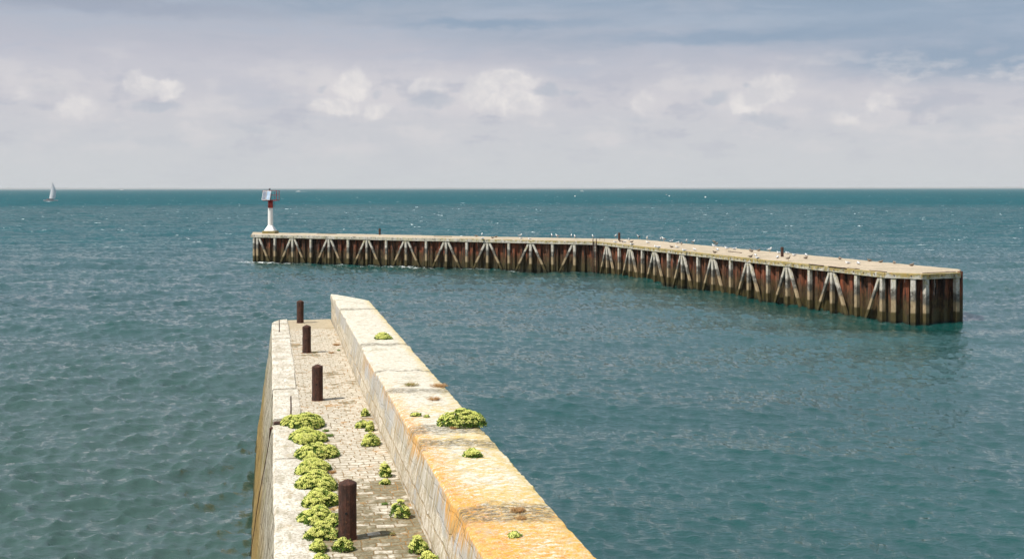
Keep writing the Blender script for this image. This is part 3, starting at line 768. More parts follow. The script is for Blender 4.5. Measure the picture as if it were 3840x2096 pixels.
# ------------------------------------------------------------------ far pier
DK=3.3
pier=empty('timber_pier',(0,0,0))
tag(pier,'long bent pier of rusty sheet piling with timber posts and beige deck','pier')
A2,C2,D2,E2,F2=[Vector((p.x,p.y)) for p in (PA,PC,PD,PE,PF)]
W=6.6
def nrm(a,b):
    d=(b-a).normalized(); return Vector((-d.y,d.x)) if Vector((-d.y,d.x)).y>0 or True else d
def bis(a,b,c,w):
    n1=nrm(a,b);n2=nrm(b,c); m=(n1+n2).normalized(); return b+m*(w/m.dot(n1))
nL=nrm(A2,C2); nR=nrm(C2,D2)
Gb=A2+nL*W+(-(C2-A2).normalized())*5.0
Cb=bis(A2,C2,D2,W)
Kb=Vector(at(3613,1015,DK)[:2])
front=[A2,C2,D2,E2,F2]
# corrugated sheet piling following the outline
def inset(poly,d):
    out=[]
    n=len(poly)
    for i in range(n):
        a,b,c=poly[i-1],poly[i],poly[(i+1)%n]
        n1=nrm(a,b);n2=nrm(b,c); m=(n1+n2).normalized(); out.append(b+m*(d/max(.3,m.dot(n1))))
    return out
outline=[A2,C2,D2,E2,F2,Kb,Cb,Gb]
wallpoly=inset(outline,.46)
def sheet():
    V=[];cols=[]
    per=1.05; amp=.27
    prof=[(0,0),(.34,0),(.46,1),(.88,1)]
    n=len(wallpoly)
    for i in range(n):
        a,b=wallpoly[i],wallpoly[(i+1)%n]; L=(b-a).length; d=(b-a)/L; nn=nrm(a,b)
        k=max(1,round(L/per)); pl=L/k
        for q in range(k):
            for (u,o) in prof: cols.append(a+d*(q+u)*pl+nn*o*amp*(-1 if False else 1)-nn*amp*.5)
    hs=[-.8,0,.5,1.2,2,2.7,DK-.05]
    V=[(c.x,c.y,h) for c in cols for h in hs]; m=len(hs); N=len(cols)
    Fq=[(i*m+j,((i+1)%N)*m+j,((i+1)%N)*m+j+1,i*m+j+1) for i in range(N) for j in range(m-1)]
    o=mesh_np('sheet_piling',V,Fq,M['sheet'],pier,False)
sheet()
# deck slab with ragged edges
def deck():
    di=inset(outline,.10); n=len(di); pts=[]; rr=random.Random(5)
    for i in range(n):
        a,b=di[i],di[(i+1)%n]; L=(b-a).length; k=max(1,int(L/.45)); nn=nrm(a,b)
        fr=i<4
        for q in range(k):
            w=.10*fbm((a.x+q*.7,a.y,1.5))+(.0 if fr else .10*mn.noise(Vector((q*.35,i,3))))
            if rr.random()<(.14 if not fr else .06): w+=.16
            pts.append(a+(b-a)*q/k+nn*max(-.02,w+.03))
    mb=MB(); mb.prism([(p.x,p.y) for p in pts],DK-.30,DK+.02); o=mb.build('deck',M['deck'],pier)
deck()
def Mdir(d,nn): # columns: x along, y = inward, z up
    return Matrix(((d.x,nn.x,0),(d.y,nn.y,0),(0,0,1)))
# beams, in lengths
def beams():
    rr=random.Random(11)
    segs=[(A2,C2,[0,.045+.06,.265,.405,.55,.70,.86,1]),(C2,D2,[0,.13,.27,.42,.57,.72,.87,1]),(D2,E2,[0,1]),(E2,F2,[0,1])]
    for (a,b,cuts) in segs:
        d=(b-a).normalized(); nn=nrm(a,b); Mx=Mdir(d,nn); L=(b-a).length
        for u,v in zip(cuts,cuts[1:]):
            c=a+(b-a)*(u+v)/2; l=(v-u)*L-.012
            mb=MB(); ln=max(2,int(l/.35)); x0=-l/2; vs=[]; hz=.185; dz=rr.uniform(-.012,.012)
            ext0=.0; 
            for i in range(ln+1):
                xx=-l/2+l*i/ln
                for (yy,z_) in ((-.01,-hz),(.24,-hz),(.24,hz),(.0,hz),(-.03,hz-.04),(-.03,-hz+.02)):
                    w=.018*fbm((xx+c.x,yy*4,z_*4+c.y)); vs.append(Vector((c.x,c.y,DK-.165+dz))+Mx@Vector((xx,yy+w,z_+w*.7)))
            fs=[(i*6+j,i*6+(j+1)%6,(i+1)*6+(j+1)%6,(i+1)*6+j) for i in range(ln) for j in range(6)]+[(0,5,4,3,2,1),tuple(ln*6+k for k in range(6))]
            fs=[f[::-1] for f in fs]
            mb.add(vs,fs); bo=mb.build('edge_beam',M['beam'],pier)
            q=x0+.6
            while q<l/2-.3:
                p=Vector((c.x,c.y,DK-.13))+Mx@Vector((q,-.06,rr.uniform(-.05,.03))); 
                bt=MB(); bt.tube([p+Vector((-nn.x*.02,-nn.y*.02,0)),p+Vector((nn.x*.05,nn.y*.05,0))],.04,6); bt.build('bolt',M['bolt'],bo); q+=1.12+rr.uniform(-.1,.1)

beams()
def hit(px,a,b,depth=0):
    """point of the front line under photo column px"""
    t=(px-CX)/F; # x = t*y
    dx,dy=b.x-a.x,b.y-a.y; s=(t*a.y-a.x)/(dx-t*dy); return a+(b-a)*s
def timber(p0,p1,w,dp,d,nn,seed,name):
    """a squared timber from p0 (top) to p1 (bottom); w along the pier, dp inward"""
    ax=(p0-p1).normalized(); ny=Vector((nn.x,nn.y,0)); sx=ny.cross(ax).normalized()
    mb=MB(); vs=[]; N=9
    for i in range(N+1):
        c=p1+(p0-p1)*i/N; b=.02
        for (x_,y_) in ((-w/2+b,0),(w/2-b,0),(w/2,b),(w/2,dp),(-w/2,dp),(-w/2,b)):
            k=.012*fbm((c.x*3+x_*5+seed,c.y*2,c.z*2.5)); vs.append(c+sx*(x_+k)+ny*(y_+k))
    fs=[(i*6+j,i*6+(j+1)%6,(i+1)*6+(j+1)%6,(i+1)*6+j) for i in range(N) for j in range(6)]+[(5,4,3,2,1,0),tuple(N*6+k for k in range(6))]
    mb.add(vs,fs); 
    o=mb.build(name,M['timber'],pier)
    h=MB(); q=p0+(p1-p0)*.27-ny*.012; h.tube([q,q+ny*.03],.035,6); h.build('bolt',M['bolt'],o); h=MB(); q=p0+(p1-p0)*.72-ny*.012; h.tube([q,q+ny*.03],.028,6); h.build('bolt',M['bolt'],o)
    return o
POSTS_L=[(950,''),(963,'R'),(1028,''),(1094.7,'LR'),(1163,''),(1231,'LR'),(1302.7,''),(1373,'LR'),(1446,''),(1520,'LR'),(1596,''),(1671,'LR'),(1748,''),(1826,'LR'),(1906,''),(1988,'LR'),(2070,''),(2153,'L'),(2231,'')]
POSTS_R=[(2273,'LR'),(2317,''),(2358,'LR'),(2404,''),(2451,'LR'),(2502,''),(2554,'LR'),(2612.5,''),(2668.5,'LR'),(2735,''),(2801.6,'LR'),(2874,''),(2947,'LR'),(3030,''),(3114,'LR'),(3206,''),(3301,'L')]
HB=DK-.36
for lst,a,b,w in ((POSTS_L,A2,C2,.29),(POSTS_R,C2,D2,.29)):
    d=(b-a).normalized(); nn=nrm(a,b)
    for k,(px,br) in enumerate(lst):
        q=hit(px,a,b); rr=random.Random(int(px)); q=q+nn*(.02)
        timber(Vector((q.x,q.y,HB)),Vector((q.x,q.y,-.5)),w*rr.uniform(.9,1.06),.26,d,nn,k,'post')
        for sgn,ch in ((-1,'L'),(1,'R')):
            if ch in br:
                off=w*.5+.16
                t0=Vector((q.x,q.y,HB-.02))+Vector((d.x,d.y,0))*sgn*off*.85+Vector((nn.x,nn.y,0))*.015
                ln=1.95; t1=Vector((q.x,q.y,-.4))+Vector((d.x,d.y,0))*sgn*ln+Vector((nn.x,nn.y,0))*.015
                timber(t0,t1,.24*rr.uniform(.9,1.08),.18,d,nn,k+50*sgn,'brace')
for (a,b,xs) in ((D2,E2,(3349,3423)),(E2,F2,(3479,3593))):
    d=(b-a).normalized(); nn=nrm(a,b)
    for px in xs:
        q=hit(px,a,b)+nn*.02; timber(Vector((q.x,q.y,HB)),Vector((q.x,q.y,-.5)),.33,.27,d,nn,px,'post')
# corner angle of sheet pile at the right hand end
m_=MB(); q=F2+(F2-E2).normalized()*.20+nrm(E2,F2)*.22; m_.tube([(q.x,q.y,-.6),(q.x,q.y,DK+.07)],.19,6); m_.build('corner_pile',M['sheet'],pier)
# ladder at the bend
lad=empty('ladder'); lad.parent=pier
d=(C2-A2).normalized(); nn=nrm(A2,C2)
q0=hit(2225,A2,C2); q1=hit(2237.5,A2,C2)
for q in (q0,q1):
    m_=MB(); m_.tube([(q.x-nn.x*.12,q.y-nn.y*.12,-.4),(q.x-nn.x*.12,q.y-nn.y*.12,DK+.28),(q.x+nn.x*.1,q.y+nn.y*.1,DK+.36)],.045,6); m_.build('rail',M['rust'],lad)
for k in range(12):
    z=-.1+k*.29; m_=MB(); m_.tube([(q0.x-nn.x*.12,q0.y-nn.y*.12,z),(q1.x-nn.x*.12,q1.y-nn.y*.12,z)],.026,6); m_.build('rung',M['rustpin'],lad)
# low hoop rail beside the ladder
p0=at(2249,902,DK); p1=at(2266,906,DK)
m_=MB(); m_.tube([p0,p0+Vector((0,0,.32)),p1+Vector((0,0,.32)),p1],.02,6); o=m_.build('hoop_rail',M['rust']); tag(o,'low thin iron hoop standing on the pier deck beside the ladder','rail')
# bollards on the deck
for px,py,hh,lab in ((1423.5,880.5,.80,'dark rusty bollard on the left arm of the far pier'),(2321.5,903,.86,'dark rusty bollard at the bend of the far pier among the gulls'),(2932.5,966,.82,'rusty bollard farthest right on the far pier deck')):
    p=at(px,py,DK); o=empty('deck_bollard',(p.x,p.y,DK))
    m_=MB(); vs=[];n=10; zs=[0,.1,.2,.35,.5,.65,hh-.03,hh]
    for z in zs:
        for k in range(n):
            t=2*math.pi*k/n; f=.125*(1+.10*(mn.noise(Vector((math.cos(t)*2,math.sin(t)*2+px,z*7))))) *(.8 if z==hh else 1); vs.append((f*math.cos(t),f*math.sin(t),z))
    m_.add(vs,[(i*n+k,i*n+(k+1)%n,(i+1)*n+(k+1)%n,(i+1)*n+k) for i in range(len(zs)-1) for k in range(n)]+[tuple(range((len(zs)-1)*n,len(zs)*n))]); m_.build('post',M['rust'],o)
    m_=MB(); m_.tube([(-.16,0,hh*.78),(.16,0,hh*.78)],.022,6); m_.build('cross_pin',M['rust'],o)
    tag(o,lab,'bollard','rusty bollards on the far pier deck')
# broken planks and debris lying on the deck
for px,py,L_,lab in ((1225,876,3.0,'thin rusty plank on the left arm of the pier near the beacon'),(1660,887,2.4,'thin rusty plank lying left of the gulls on the pier'),(2756,948,2.3,'thin rusty plank lying between gulls on the right arm'),(3060,997,1.9,'rusty plank at the front edge of the right arm'),(3140,1006,2.2,'rusty plank second along the front edge towards the pier end'),(3200,1011,1.3,'short rusty plank third along the front edge'),(3292,1021,1.8,'rusty plank nearest the front bend of the pier end')):
    p=at(px,py,DK+.03); a,b=(A2,C2) if px<2230 else (C2,D2); d=(b-a).normalized(); m_=MB()
    pts=[(k/8-.5)*L_ for k in range(9)]
    m_.tube([(d.x*s,d.y*s,.02+.02*fbm((s,px,0))) for s in pts],[.05+.04*abs(fbm((s*2,px,2))) for s in pts],6,flat=.45)
    o=m_.build('broken_plank',M['rust'],loc=p); tag(o,lab,'plank','broken planks on the far pier deck')
m_=MB(); pts=[E2+(F2-E2)*k/14 for k in range(2,15)]; nn=nrm(E2,F2)
m_.tube([(p.x+nn.x*.42,p.y+nn.y*.42,DK+.03+.02*fbm((k,1,1))) for k,p in enumerate(pts)],[.06+.05*abs(fbm((k*1.3,4,2))) for k in range(13)],6,flat=.5)
o=m_.build('rusty_capping',M['rust'],pier)

# ------------------------------------------------------------------ beacon
bp=at(1014,874.8,DK); bx=empty('beacon_tower',(bp.x-.16,bp.y+.75,DK),R(-6)*-1*-1)
tag(bx,'red and white beacon column with solar panels and railed platform on the pier end','beacon')
m_=MB(); m_.box((0,0,.17),(1.68,1.55,.36),bev=.03); m_.build('plinth',M['plinth'],bx)
m_=MB() # flared square foot growing into the column
vs=[]; n=32
def sq(t,hw):
    c,s=math.cos(t),math.sin(t); k=1/max(abs(c),abs(s)); return (hw*c*k,hw*s*k)
lv=[(.35,.68,1),(.38,.68,1),(.62,.54,.9),(.85,.42,.7),(1.02,.335,.2),(1.1,.322,0),(3.24,.310,0)]
for (z,r,k) in lv:
    for i in range(n):
        t=2*math.pi*(i+.5)/n; a=sq(t,r); c_=(r*math.cos(t),r*math.sin(t)); vs.append((a[0]*k+c_[0]*(1-k),a[1]*k+c_[1]*(1-k),z))
m_.add(vs,[(i*n+j,i*n+(j+1)%n,(i+1)*n+(j+1)%n,(i+1)*n+j) for i in range(len(lv)-1) for j in range(n)]+[tuple(range((len(lv)-1)*n,len(lv)*n))]); col=m_.build('column',M['white'],bx)
m_=MB(); m_.tube([(0,0,3.24),(0,0,4.18)],.312,20); m_.build('red_band',M['red'],bx,True)
PZ=4.22
m_=MB()
for yy in (-.56,.56): m_.box((.08,yy,PZ),(1.82,.07,.10))
for xx in (-.80,.96): m_.box((xx,0,PZ),(.07,1.05,.10))
for k in range(13): m_.box((-.68+k*.127,0,PZ),(.035,1.05,.06))
m_.build('platform',M['red'],bx)
rail=MB(); 
X0,X1,Y0,Y1=-.80,.96,-.56,.56
for (x,y) in ((X0,Y0),(X1,Y0),(X0,Y1),(X1,Y1),(.24,Y0)): rail.box((x,y,PZ+.64),(.06,.06,1.2))
for z in (PZ+.65,PZ+1.24):
    rail.box(((X0+X1)/2,Y0,z),(X1-X0+.06,.05,.055)); rail.box(((X0+X1)/2,Y1,z),(X1-X0+.06,.05,.055)); rail.box((X0,0,z),(.05,1.1,.055)); rail.box((X1,0,z),(.05,1.1,.055))
rail.build('railing',M['red'],bx)
# two solar panels on a frame, leaning
for k in range(2):
    pn=empty('solar_panel'); pn.parent=bx; pn.location=(-.56+k*.53,-.74,PZ+.62); pn.rotation_euler=(R(-12),R(5),R(-8))
    m_=MB(); m_.box((0,0,0),(.56,.035,1.18),bev=.008); m_.build('frame',M['panelframe'],pn)
    m_=MB(); m_.box((0,-.021,0),(.44,.01,1.06)); o=m_.build('cells',M['cells'],pn)
    if k==1: o.data.materials[0]=simple('solar glass painted sky reflection',(.30,.42,.58),.12,.3,2,0,.01,col2=(.55,.68,.82))  # second panel has the sky's reflection painted in as pale blue base colour
lm=MB(); lm.tube([(-.10,0,PZ+.04),(-.10,0,PZ+1.26)],.03,8); lm.tube([(-.10,0,PZ+1.24),(-.10,0,PZ+1.32)],.085,10); lm.sph((-.10,0,PZ+1.38),(.075,.075,.10))
lm.build('lamp',M['steel'],bx)
an=MB()
for a_ in range(6): an.tube([(-.10,0,PZ+1.38),(-.10+.15*math.cos(a_*1.05),.1*math.sin(a_*1.05),PZ+1.50+.03*(a_%2))],.012,5)
an.tube([(-.08,0,PZ+1.38),(-.04,0,PZ+1.60)],.014,5); an.build('bird_spikes',M['steel'],bx)
ld=empty('ladder'); ld.parent=bx
for x in (.42,.62): 
    m_=MB(); m_.tube([(x,-.2,PZ-.95),(x,-.2,PZ+1.1 if x>.5 else PZ-.03)],.018,6); m_.build('rail',M['steel'],ld)
for k in range(4): m_=MB(); m_.tube([(.42,-.2,PZ-.9+k*.25),(.62,-.2,PZ-.9+k*.25)],.014,6); m_.build('rung',M['steel'],ld)

# ------------------------------------------------------------------ gulls
def gull_mesh(kind,pose):
    """gull facing +x, feet at the origin"""
    bodymat={'white':'gwhite','black':'gwhite','brown':'gbrown'}[kind]; wing={'white':'ggrey','black':'gblack','brown':'gbrown'}[kind]
    zc=.27 if pose=='stand' else .11
    b=MB()
    if pose=='stand': path=[(-.27,zc-.03,.012),(-.2,zc-.02,.045),(-.10,zc,.085),(0,zc+.02,.10),(.08,zc+.05,.088),(.125,zc+.105,.052),(.14,zc+.15,.046),(.155,zc+.19,.052),(.18,zc+.20,.036),(.205,zc+.195,.016)]
    else: path=[(-.29,zc+.01,.012),(-.2,zc+.01,.05),(-.1,zc,.095),(0,zc,.11),(.08,zc+.01,.09),(.115,zc+.055,.055),(.125,zc+.09,.048),(.14,zc+.12,.052),(.165,zc+.125,.036),(.19,zc+.12,.016)]
    b.tube([(x,0,z) for x,z,r in path],[r for x,z,r in path],10,flat=1.0)
    root=b.build('gull',M[bodymat],smooth=True)
    hx,hz=path[-1][0],path[-1][1]
    bl=MB(); bl.tube([(hx-.01,0,hz),(hx+.03,0,hz-.004),(hx+.055,0,hz-.016)],[.012,.010,.003],6); bl.build('bill',M['bill' if kind!='brown' else 'gblack'],root)
    for s in (-1,1):
        w=MB(); w.tube([(.075,s*.065,zc+.05),(.02,s*.088,zc+.04),(-.08,s*.085,zc+.025),(-.2,s*.05,zc+.01),(-.34,s*.012,zc-.0)],[.02,.062,.066,.036,.006],8,flat=.9)
        w.build('wing',M[wing],root,True)
    if pose=='stand':
        for s in (-1,1):
            l=MB(); l.tube([(.0,s*.035,zc-.07),(.01,s*.035,.1),(0,s*.035,.008)],[.012,.007,.007],5); l.tube([(-.01,s*.035,.006),(.055,s*.04,.004)],[.008,.012],5,flat=.3); l.build('leg',M['bill'],root)
    return root
protos={}
def copy_tree(o,parent=None):
    c=o.copy(); COL.objects.link(c); c.parent=parent
    for ch in [k for k in o.children]: copy_tree(ch,c)
    return c
# px, py of the feet, kind, pose, facing in degrees (0 = right)
G=[(1785,888,'brown','sit',180),(1807,886,'white','stand',80),(1810,897,'white','sit',20),(1846,894,'brown','sit',200),(1860,891,'brown','sit',0),(1951,890,'white','stand',0),(1952,897,'white','sit',200),(1985,899,'white','sit',180),
(2068.5,892,'black','stand',95),(2089,893,'black','stand',170),(2142,893,'black','stand',80),(2155,896,'black','stand',100),(2222,895,'black','stand',100),(2308,894,'white','stand',-60),
(2305,912,'white','sit',185),(2324,908,'brown','sit',240),(2335,910,'brown','sit',190),(2343,911,'white','sit',0),(2358,910,'white','stand',-100),(2369,911,'brown','sit',0),(2368,921,'black','sit',185),
(2394,897,'black','stand',200),(2426,902,'white','stand',-90),(2428,920,'white','stand',170),(2459,930,'white','sit',160),(2471,932,'white','sit',10),(2478,905,'white','stand',-80),(2489,907,'black','stand',150),(2517,930,'brown','sit',180),(2518,909,'white','sit',0),(2538,938,'white','stand',175),(2541,915,'white','sit',10),(2555,924,'brown','stand',90),(2564,944,'white','sit',170),(2574,913,'white','stand',-90),(2599,918,'black','stand',5),(2604,942,'white','sit',120),
(2678,918,'brown','stand',150),(2687,925,'brown','stand',20),(2677,934,'white','stand',160),(2690,942,'white','sit',90),(2679,951,'brown','sit',200),(2724,943,'white','stand',170),(2755,939,'white','sit',0),(2813,943,'brown','sit',90),(2819,947,'brown','sit',0),(2815,967,'brown','sit',0),(2832,963,'white','sit',90),(2839,973,'white','sit',180),(2845,944,'brown','sit',10),(2886,948,'white','stand',10),(2915,971,'white','sit',60),(2919,954,'white','sit',140),(2952,955,'white','sit',150),(2956,982,'brown','stand',20),(2976,963,'white','sit',200),(3022,963,'white','sit',90),(3022,973,'brown','sit',20),
(3149,976,'brown','sit',90),(3177,993,'white','sit',170),(3218,995,'white','sit',90),(3259,983,'brown','sit',180),(3303.5,988,'brown','sit',0),(3353,992,'brown','sit',90),(3419,1001,'brown','sit',20)]
KN={'white':'white and grey gull','black':'black backed gull','brown':'mottled brown young gull'}; PN={'stand':'standing','sit':'resting'}
SEC=[(0,2228,'left of the pier ladder'),(2228,2321,'between ladder and bend bollard'),(2321,2932,'between the bend bollard and rightmost bollard'),(2932,9999,'right of the rightmost bollard')]
NTH=['leftmost','second from left','third from left','fourth from left','fifth from left','sixth from left','seventh from left','eighth from left','ninth from left','tenth from left','eleventh from left','twelfth from left','thirteenth from left','fourteenth from left','fifteenth from left','sixteenth from left','seventeenth from left','eighteenth from left','nineteenth from left','twentieth from left']
keys={}
for g in sorted(G):
    s=[k for k in SEC if k[0]<=g[0]<k[1]][0]; key=(g[2],g[3],s[2]); keys.setdefault(key,[]).append(g)
for key,gs in keys.items():
    for i,g in enumerate(gs):
        kk=(g[2],g[3])
        if kk not in protos: protos[kk]=gull_mesh(*kk); o=protos[kk]
        else: o=copy_tree(protos[kk])
        p=at(g[0],g[1],DK+.02); o.location=p; o.rotation_euler=(0,0,R(g[4]))
        s_={'white':1.02,'black':1.1,'brown':1.0}[g[2]]*(1+.05*math.sin(g[0]))*.86; o.scale=(s_,)*3
        where=NTH[i] if len(gs)>1 else 'the only one'
        tag(o,f'{KN[g[2]]} {PN[g[3]]}, {where} {key[2]}','gull','gulls on the far pier deck')

# ------------------------------------------------------------------ boats, buoys, coast
def hull_mesh(L,B,H,mb,mi=0):
    n=12; vs=[]
    for i in range(n+1):
        t=i/n; x=-L/2+L*t; b=B/2*(math.sin(math.pi*min(1,(.35+.65*t)))**.6 if t<1 else 0)*(1-.0*t); b=max(b,.02) if t>0 else B*.36
        sh=H*(1+.25*t*t)
        for (yy,zz) in ((-b,sh),(-b*.9,sh*.35),(-b*.4,-.25),(b*.4,-.25),(b*.9,sh*.35),(b,sh)): vs.append((x,yy,zz))
    fs=[(i*6+j,(i+1)*6+j,(i+1)*6+j+1,i*6+j+1) for i in range(n) for j in range(5)]+[(i*6+5,(i+1)*6+5,(i+1)*6,i*6) for i in range(n)]+[(0,1,2,3,4,5)]
    mb.add(vs,fs,mi)
def sailboat(px,py,mast,L,rz,heel,big,label,lw=0):
    p=at(px,py,0); o=empty('sailing_boat',(p.x,p.y,0),0); o.rotation_euler=(0,0,rz)
    m_=MB(); hull_mesh(L,L*.3,1.1,m_); m_.build('hull',M['hullw'],o)
    m_=MB(); m_.box((.3,0,1.45),(L*.42,L*.16,.5),bev=.15); m_.build('cabin',M['hullr'] if big else M['hullw'],o)
    loc=lambda wx,wy: Vector((wx*math.cos(-rz)-wy*math.sin(-rz),wx*math.sin(-rz)+wy*math.cos(-rz),0))
    base=Vector((L*.07,0,1.0)); lean=loc(lw,0)
    mp=lambda v: base+(Vector((0,0,mast-1.0))+lean)*v
    bd=loc(.97,.25); belly=loc(.1,-1)
    m_=MB(); m_.tube([mp(0),mp(.5),mp(1)],[.09,.08,.05],6); m_.build('mast',M['steel'] if big else M['white'],o)
    ch=4.0 if big else .9
    m_=MB(); m_.tube([mp(.08),mp(.08)+bd*ch*1.05],.07,6); m_.build('boom',M['white'],o)
    nu,nv=8,18; vs=[]
    for jn in range(nv+1):
        v=jn/nv
        for iu in range(nu+1):
            u=iu/nu; w_=ch*(1-v**1.7); vs.append(mp(.09+.9*v)+bd*(u*w_-.10*w_)+belly*(.12*w_*math.sin(math.pi*u))+bd*.6*math.sin(math.pi*v)*(u if big else 0))
    fs=[(a*(nu+1)+b,a*(nu+1)+b+1,(a+1)*(nu+1)+b+1,(a+1)*(nu+1)+b) for a in range(nv) for b in range(nu)]
    s_=MB(); s_.add(vs,fs); s_.add([Vector(v)+belly*(-.03) for v in vs],[f_[::-1] for f_ in fs]); s_.build('mainsail',M['sail'] if big else M['white'],o,True)
    tag(o,label,'sailing boat'); return o
sailboat(189,752.5,13.6,11,R(235),0,True,'sailing boat with tall grey sail and red brown trim at far left',2.2)
sailboat(2183,719,19.0,10.5,R(170),4,False,'small distant sailing boat with one thin white sail right of the middle of the horizon',1.0)
# foam of the hull
def foam_strip(px0,px1,py,h,wid,name,label,seed,hump=0):
    a=at(px0,py,0); b=at(px1,py,0); N=26; m_=MB(); vs=[]
    for i in range(N+1):
        t=i/N; c=a+(b-a)*t; w=wid*(.25+.75*abs(fbm((t*5+seed,0,0))))*math.sin(math.pi*min(1,t+.08))**.5
        hh=h*(.3+.9*abs(fbm((t*7,seed,1))))*(1-t*hump)
        for k,(yy,zz) in enumerate(((-1,-.1),(-.5,.7),(0,1),(.5,.7),(1,-.1))): vs.append((c.x,c.y+w*yy,hh*zz+(.03 if zz<0 else 0)))
    m_.add(vs,[(i*5+j,(i+1)*5+j,(i+1)*5+j+1,i*5+j+1) for i in range(N) for j in range(4)]); o=m_.build(name,M['foam'],smooth=True); tag(o,label,'wake'); return o
foam_strip(170,200,753,.35,2.5,'boat_wake','white bow wave along the hull of the left sailing boat',1)
foam_strip(201,216,753,.2,2.0,'boat_wake','thin white wake trailing behind the left sailing boat',2)
foam_strip(1134,1160,718.5,.5,6,'boat_wake','thin broken white wake behind the distant speedboat',4,.5)
# motor boat
p=at(1120,718.5,0); o=empty('motor_boat',(p.x,p.y,0),R(180))
m_=MB(); hull_mesh(15,4,1.6,m_); m_.build('hull',M['hullw'],o)
m_=MB(); m_.box((0.5,0,2.2),(6,2.8,1.3),bev=.4); m_.build('cabin',M['hullw'],o); tag(o,'distant white speedboat near the horizon right of the beacon','motor boat')
p=at(457,710.6,0); o=empty('ferry_boat',(p.x,p.y,0),R(175)); m_=MB(); hull_mesh(26,7,3.2,m_); m_.build('hull',M['hullw'],o); m_=MB(); m_.box((0,0,4.6),(15,5,2.6),bev=.5); m_.build('cabin',M['hullw'],o)
tag(o,'tiny white vessel on the horizon between the left sailing boat and the beacon','boat')
for px,py,r,mm,lab in ((2156.5,739,.75,'buoy','white round buoy below the small distant sailing boat'),(2510,739,.75,'buoy','middle white round buoy with a pinkish one beside it'),(2645.6,744,.8,'buoy','rightmost white round buoy on the open sea'),(2498.5,733,.5,'pinkbuoy','small pinkish buoy upper left of the middle white buoy')):
    p=at(px,py,0); o=empty('mooring_buoy',(p.x,p.y,0)); m_=MB(); m_.sph((0,0,r*.75),r,14,10); m_.build('float',M[mm],o,True); m_=MB(); m_.tube([(0,0,r*1.7),(0,0,r*1.95)],r*.14,8); m_.build('top_ring',M['steel'],o); tag(o,lab,'buoy','round buoys beyond the far pier')
# low coast on the horizon
def coast():
    V=[];N=1100
    xs=np.linspace(-15000,15000,N)
    for i,x in enumerate(xs):
        y=25000+900*math.sin(x*.0002)
        right=max(0,min(1,(x-7000)/3000)); base=22+13*abs(fbm((x*.00025,0,0)))+9*abs(fbm((x*.004,2,0)))+right*16*abs(fbm((x*.0012,5,0)))
        if -7000<x<2500: base*=.72
        V+=[(x,y-500,-1),(x,y-200,base*.7),(x,y,base),(x,y+500,base*.6),(x,y+900,-1)]
    Fq=[(i*5+j,(i+1)*5+j,(i+1)*5+j+1,i*5+j+1) for i in range(N-1) for j in range(4)]
    o=mesh_np('distant_coast',V,Fq,simple('coastal scrub',(.10,.12,.09),.9,.4,.01,0),None,True); tag(o,kind='structure')
coast()

# ------------------------------------------------------------------ haze
HZ=.5e-4
m_=MB(); m_.box((0,0,34),(68000,68000,72)); 
hm=bpy.data.materials.new('haze'); hm.use_nodes=True; hm.node_tree.nodes.clear(); t=NT(hm.node_tree)
ou=t.new('ShaderNodeOutputMaterial'); pv=t.new('ShaderNodeVolumePrincipled'); pv.inputs['Color'].default_value=(.94,.955,.97,1); pv.inputs['Density'].default_value=HZ; pv.inputs['Anisotropy'].default_value=0
t.l.new(pv.outputs[0],ou.inputs['Volume'])
o=m_.build('haze',hm); tag(o,kind='stuff')

# ------------------------------------------------------------------ world
SUN_EL,SUN_AZ=R(55),math.atan2(-.42,-.22)    # azimuth measured from +Y towards +X
sd=Vector((math.sin(SUN_AZ)*math.cos(SUN_EL),math.cos(SUN_AZ)*math.cos(SUN_EL),math.sin(SUN_EL)))
w=bpy.data.worlds.new('World'); scene.world=w; w.use_nodes=True; t=NT(w.node_tree); bg=w.node_tree.nodes['Background']
sky=t.new('ShaderNodeTexSky'); sky.sky_type='NISHITA'; sky.sun_disc=False; sky.sun_elevation=SUN_EL; sky.sun_rotation=SUN_AZ
dirv=t.new('ShaderNodeTexCoord').outputs['Generated']
x,y,z=t.sep(dirv)
U=t.math('MULTIPLY',t.math('ARCTAN2',x,y),1); hr=t.math('SQRT',t.math('ADD',t.math('MULTIPLY',x,x),t.math('MULTIPLY',y,y))); V=t.math('ARCTAN2',z,hr)
uv=t.comb(U,V,0)
def bl(px,py):   # 2576-view pixel -> sky angles
    X=(px*S15-CX)/F; Z=-(py*S15-CY)/F; return math.atan(X), math.atan(Z/math.sqrt(1+X*X))
base=t.ramp(t.rng(V,0,.35),[(0,s2l(206,210,213)),(.10,s2l(205,207,212)),(.22,s2l(204,203,210)),(.33,s2l(192,193,204)),(.47,s2l(170,180,195)),(.62,s2l(186,194,203)),(.80,s2l(226,228,230)),(1,s2l(244,244,242))])
# blue cloudy body towards upper right
nb=t.noise(t.mapg(uv,(1,3.4,1),rot=(0,0,R(4))),4.5,6,.55,.4)
bm=t.rng(t.math('ADD',t.math('ADD',t.math('MULTIPLY',V,5.2),t.math('MULTIPLY',U,.62)),t.math('MULTIPLY',t.math('SUBTRACT',nb,.5),.75)),.52,.98,0,1,True)
c=t.mix(t.math('MULTIPLY',bm,.85),base,s2l(146,166,188))
# soft wisps
ws=t.noise(t.mapg(uv,(1,6.5,1),rot=(0,0,R(3))),7,7,.6,.6)
c=t.mix(t.math('MULTIPLY',t.rng(ws,.48,.70,0,.5,True),t.rng(V,.03,.11)),c,s2l(176,187,204))
c=t.mix(t.math('MULTIPLY',t.rng(ws,.50,.28,0,.30,True),t.rng(V,.08,.14)),c,s2l(140,160,182))
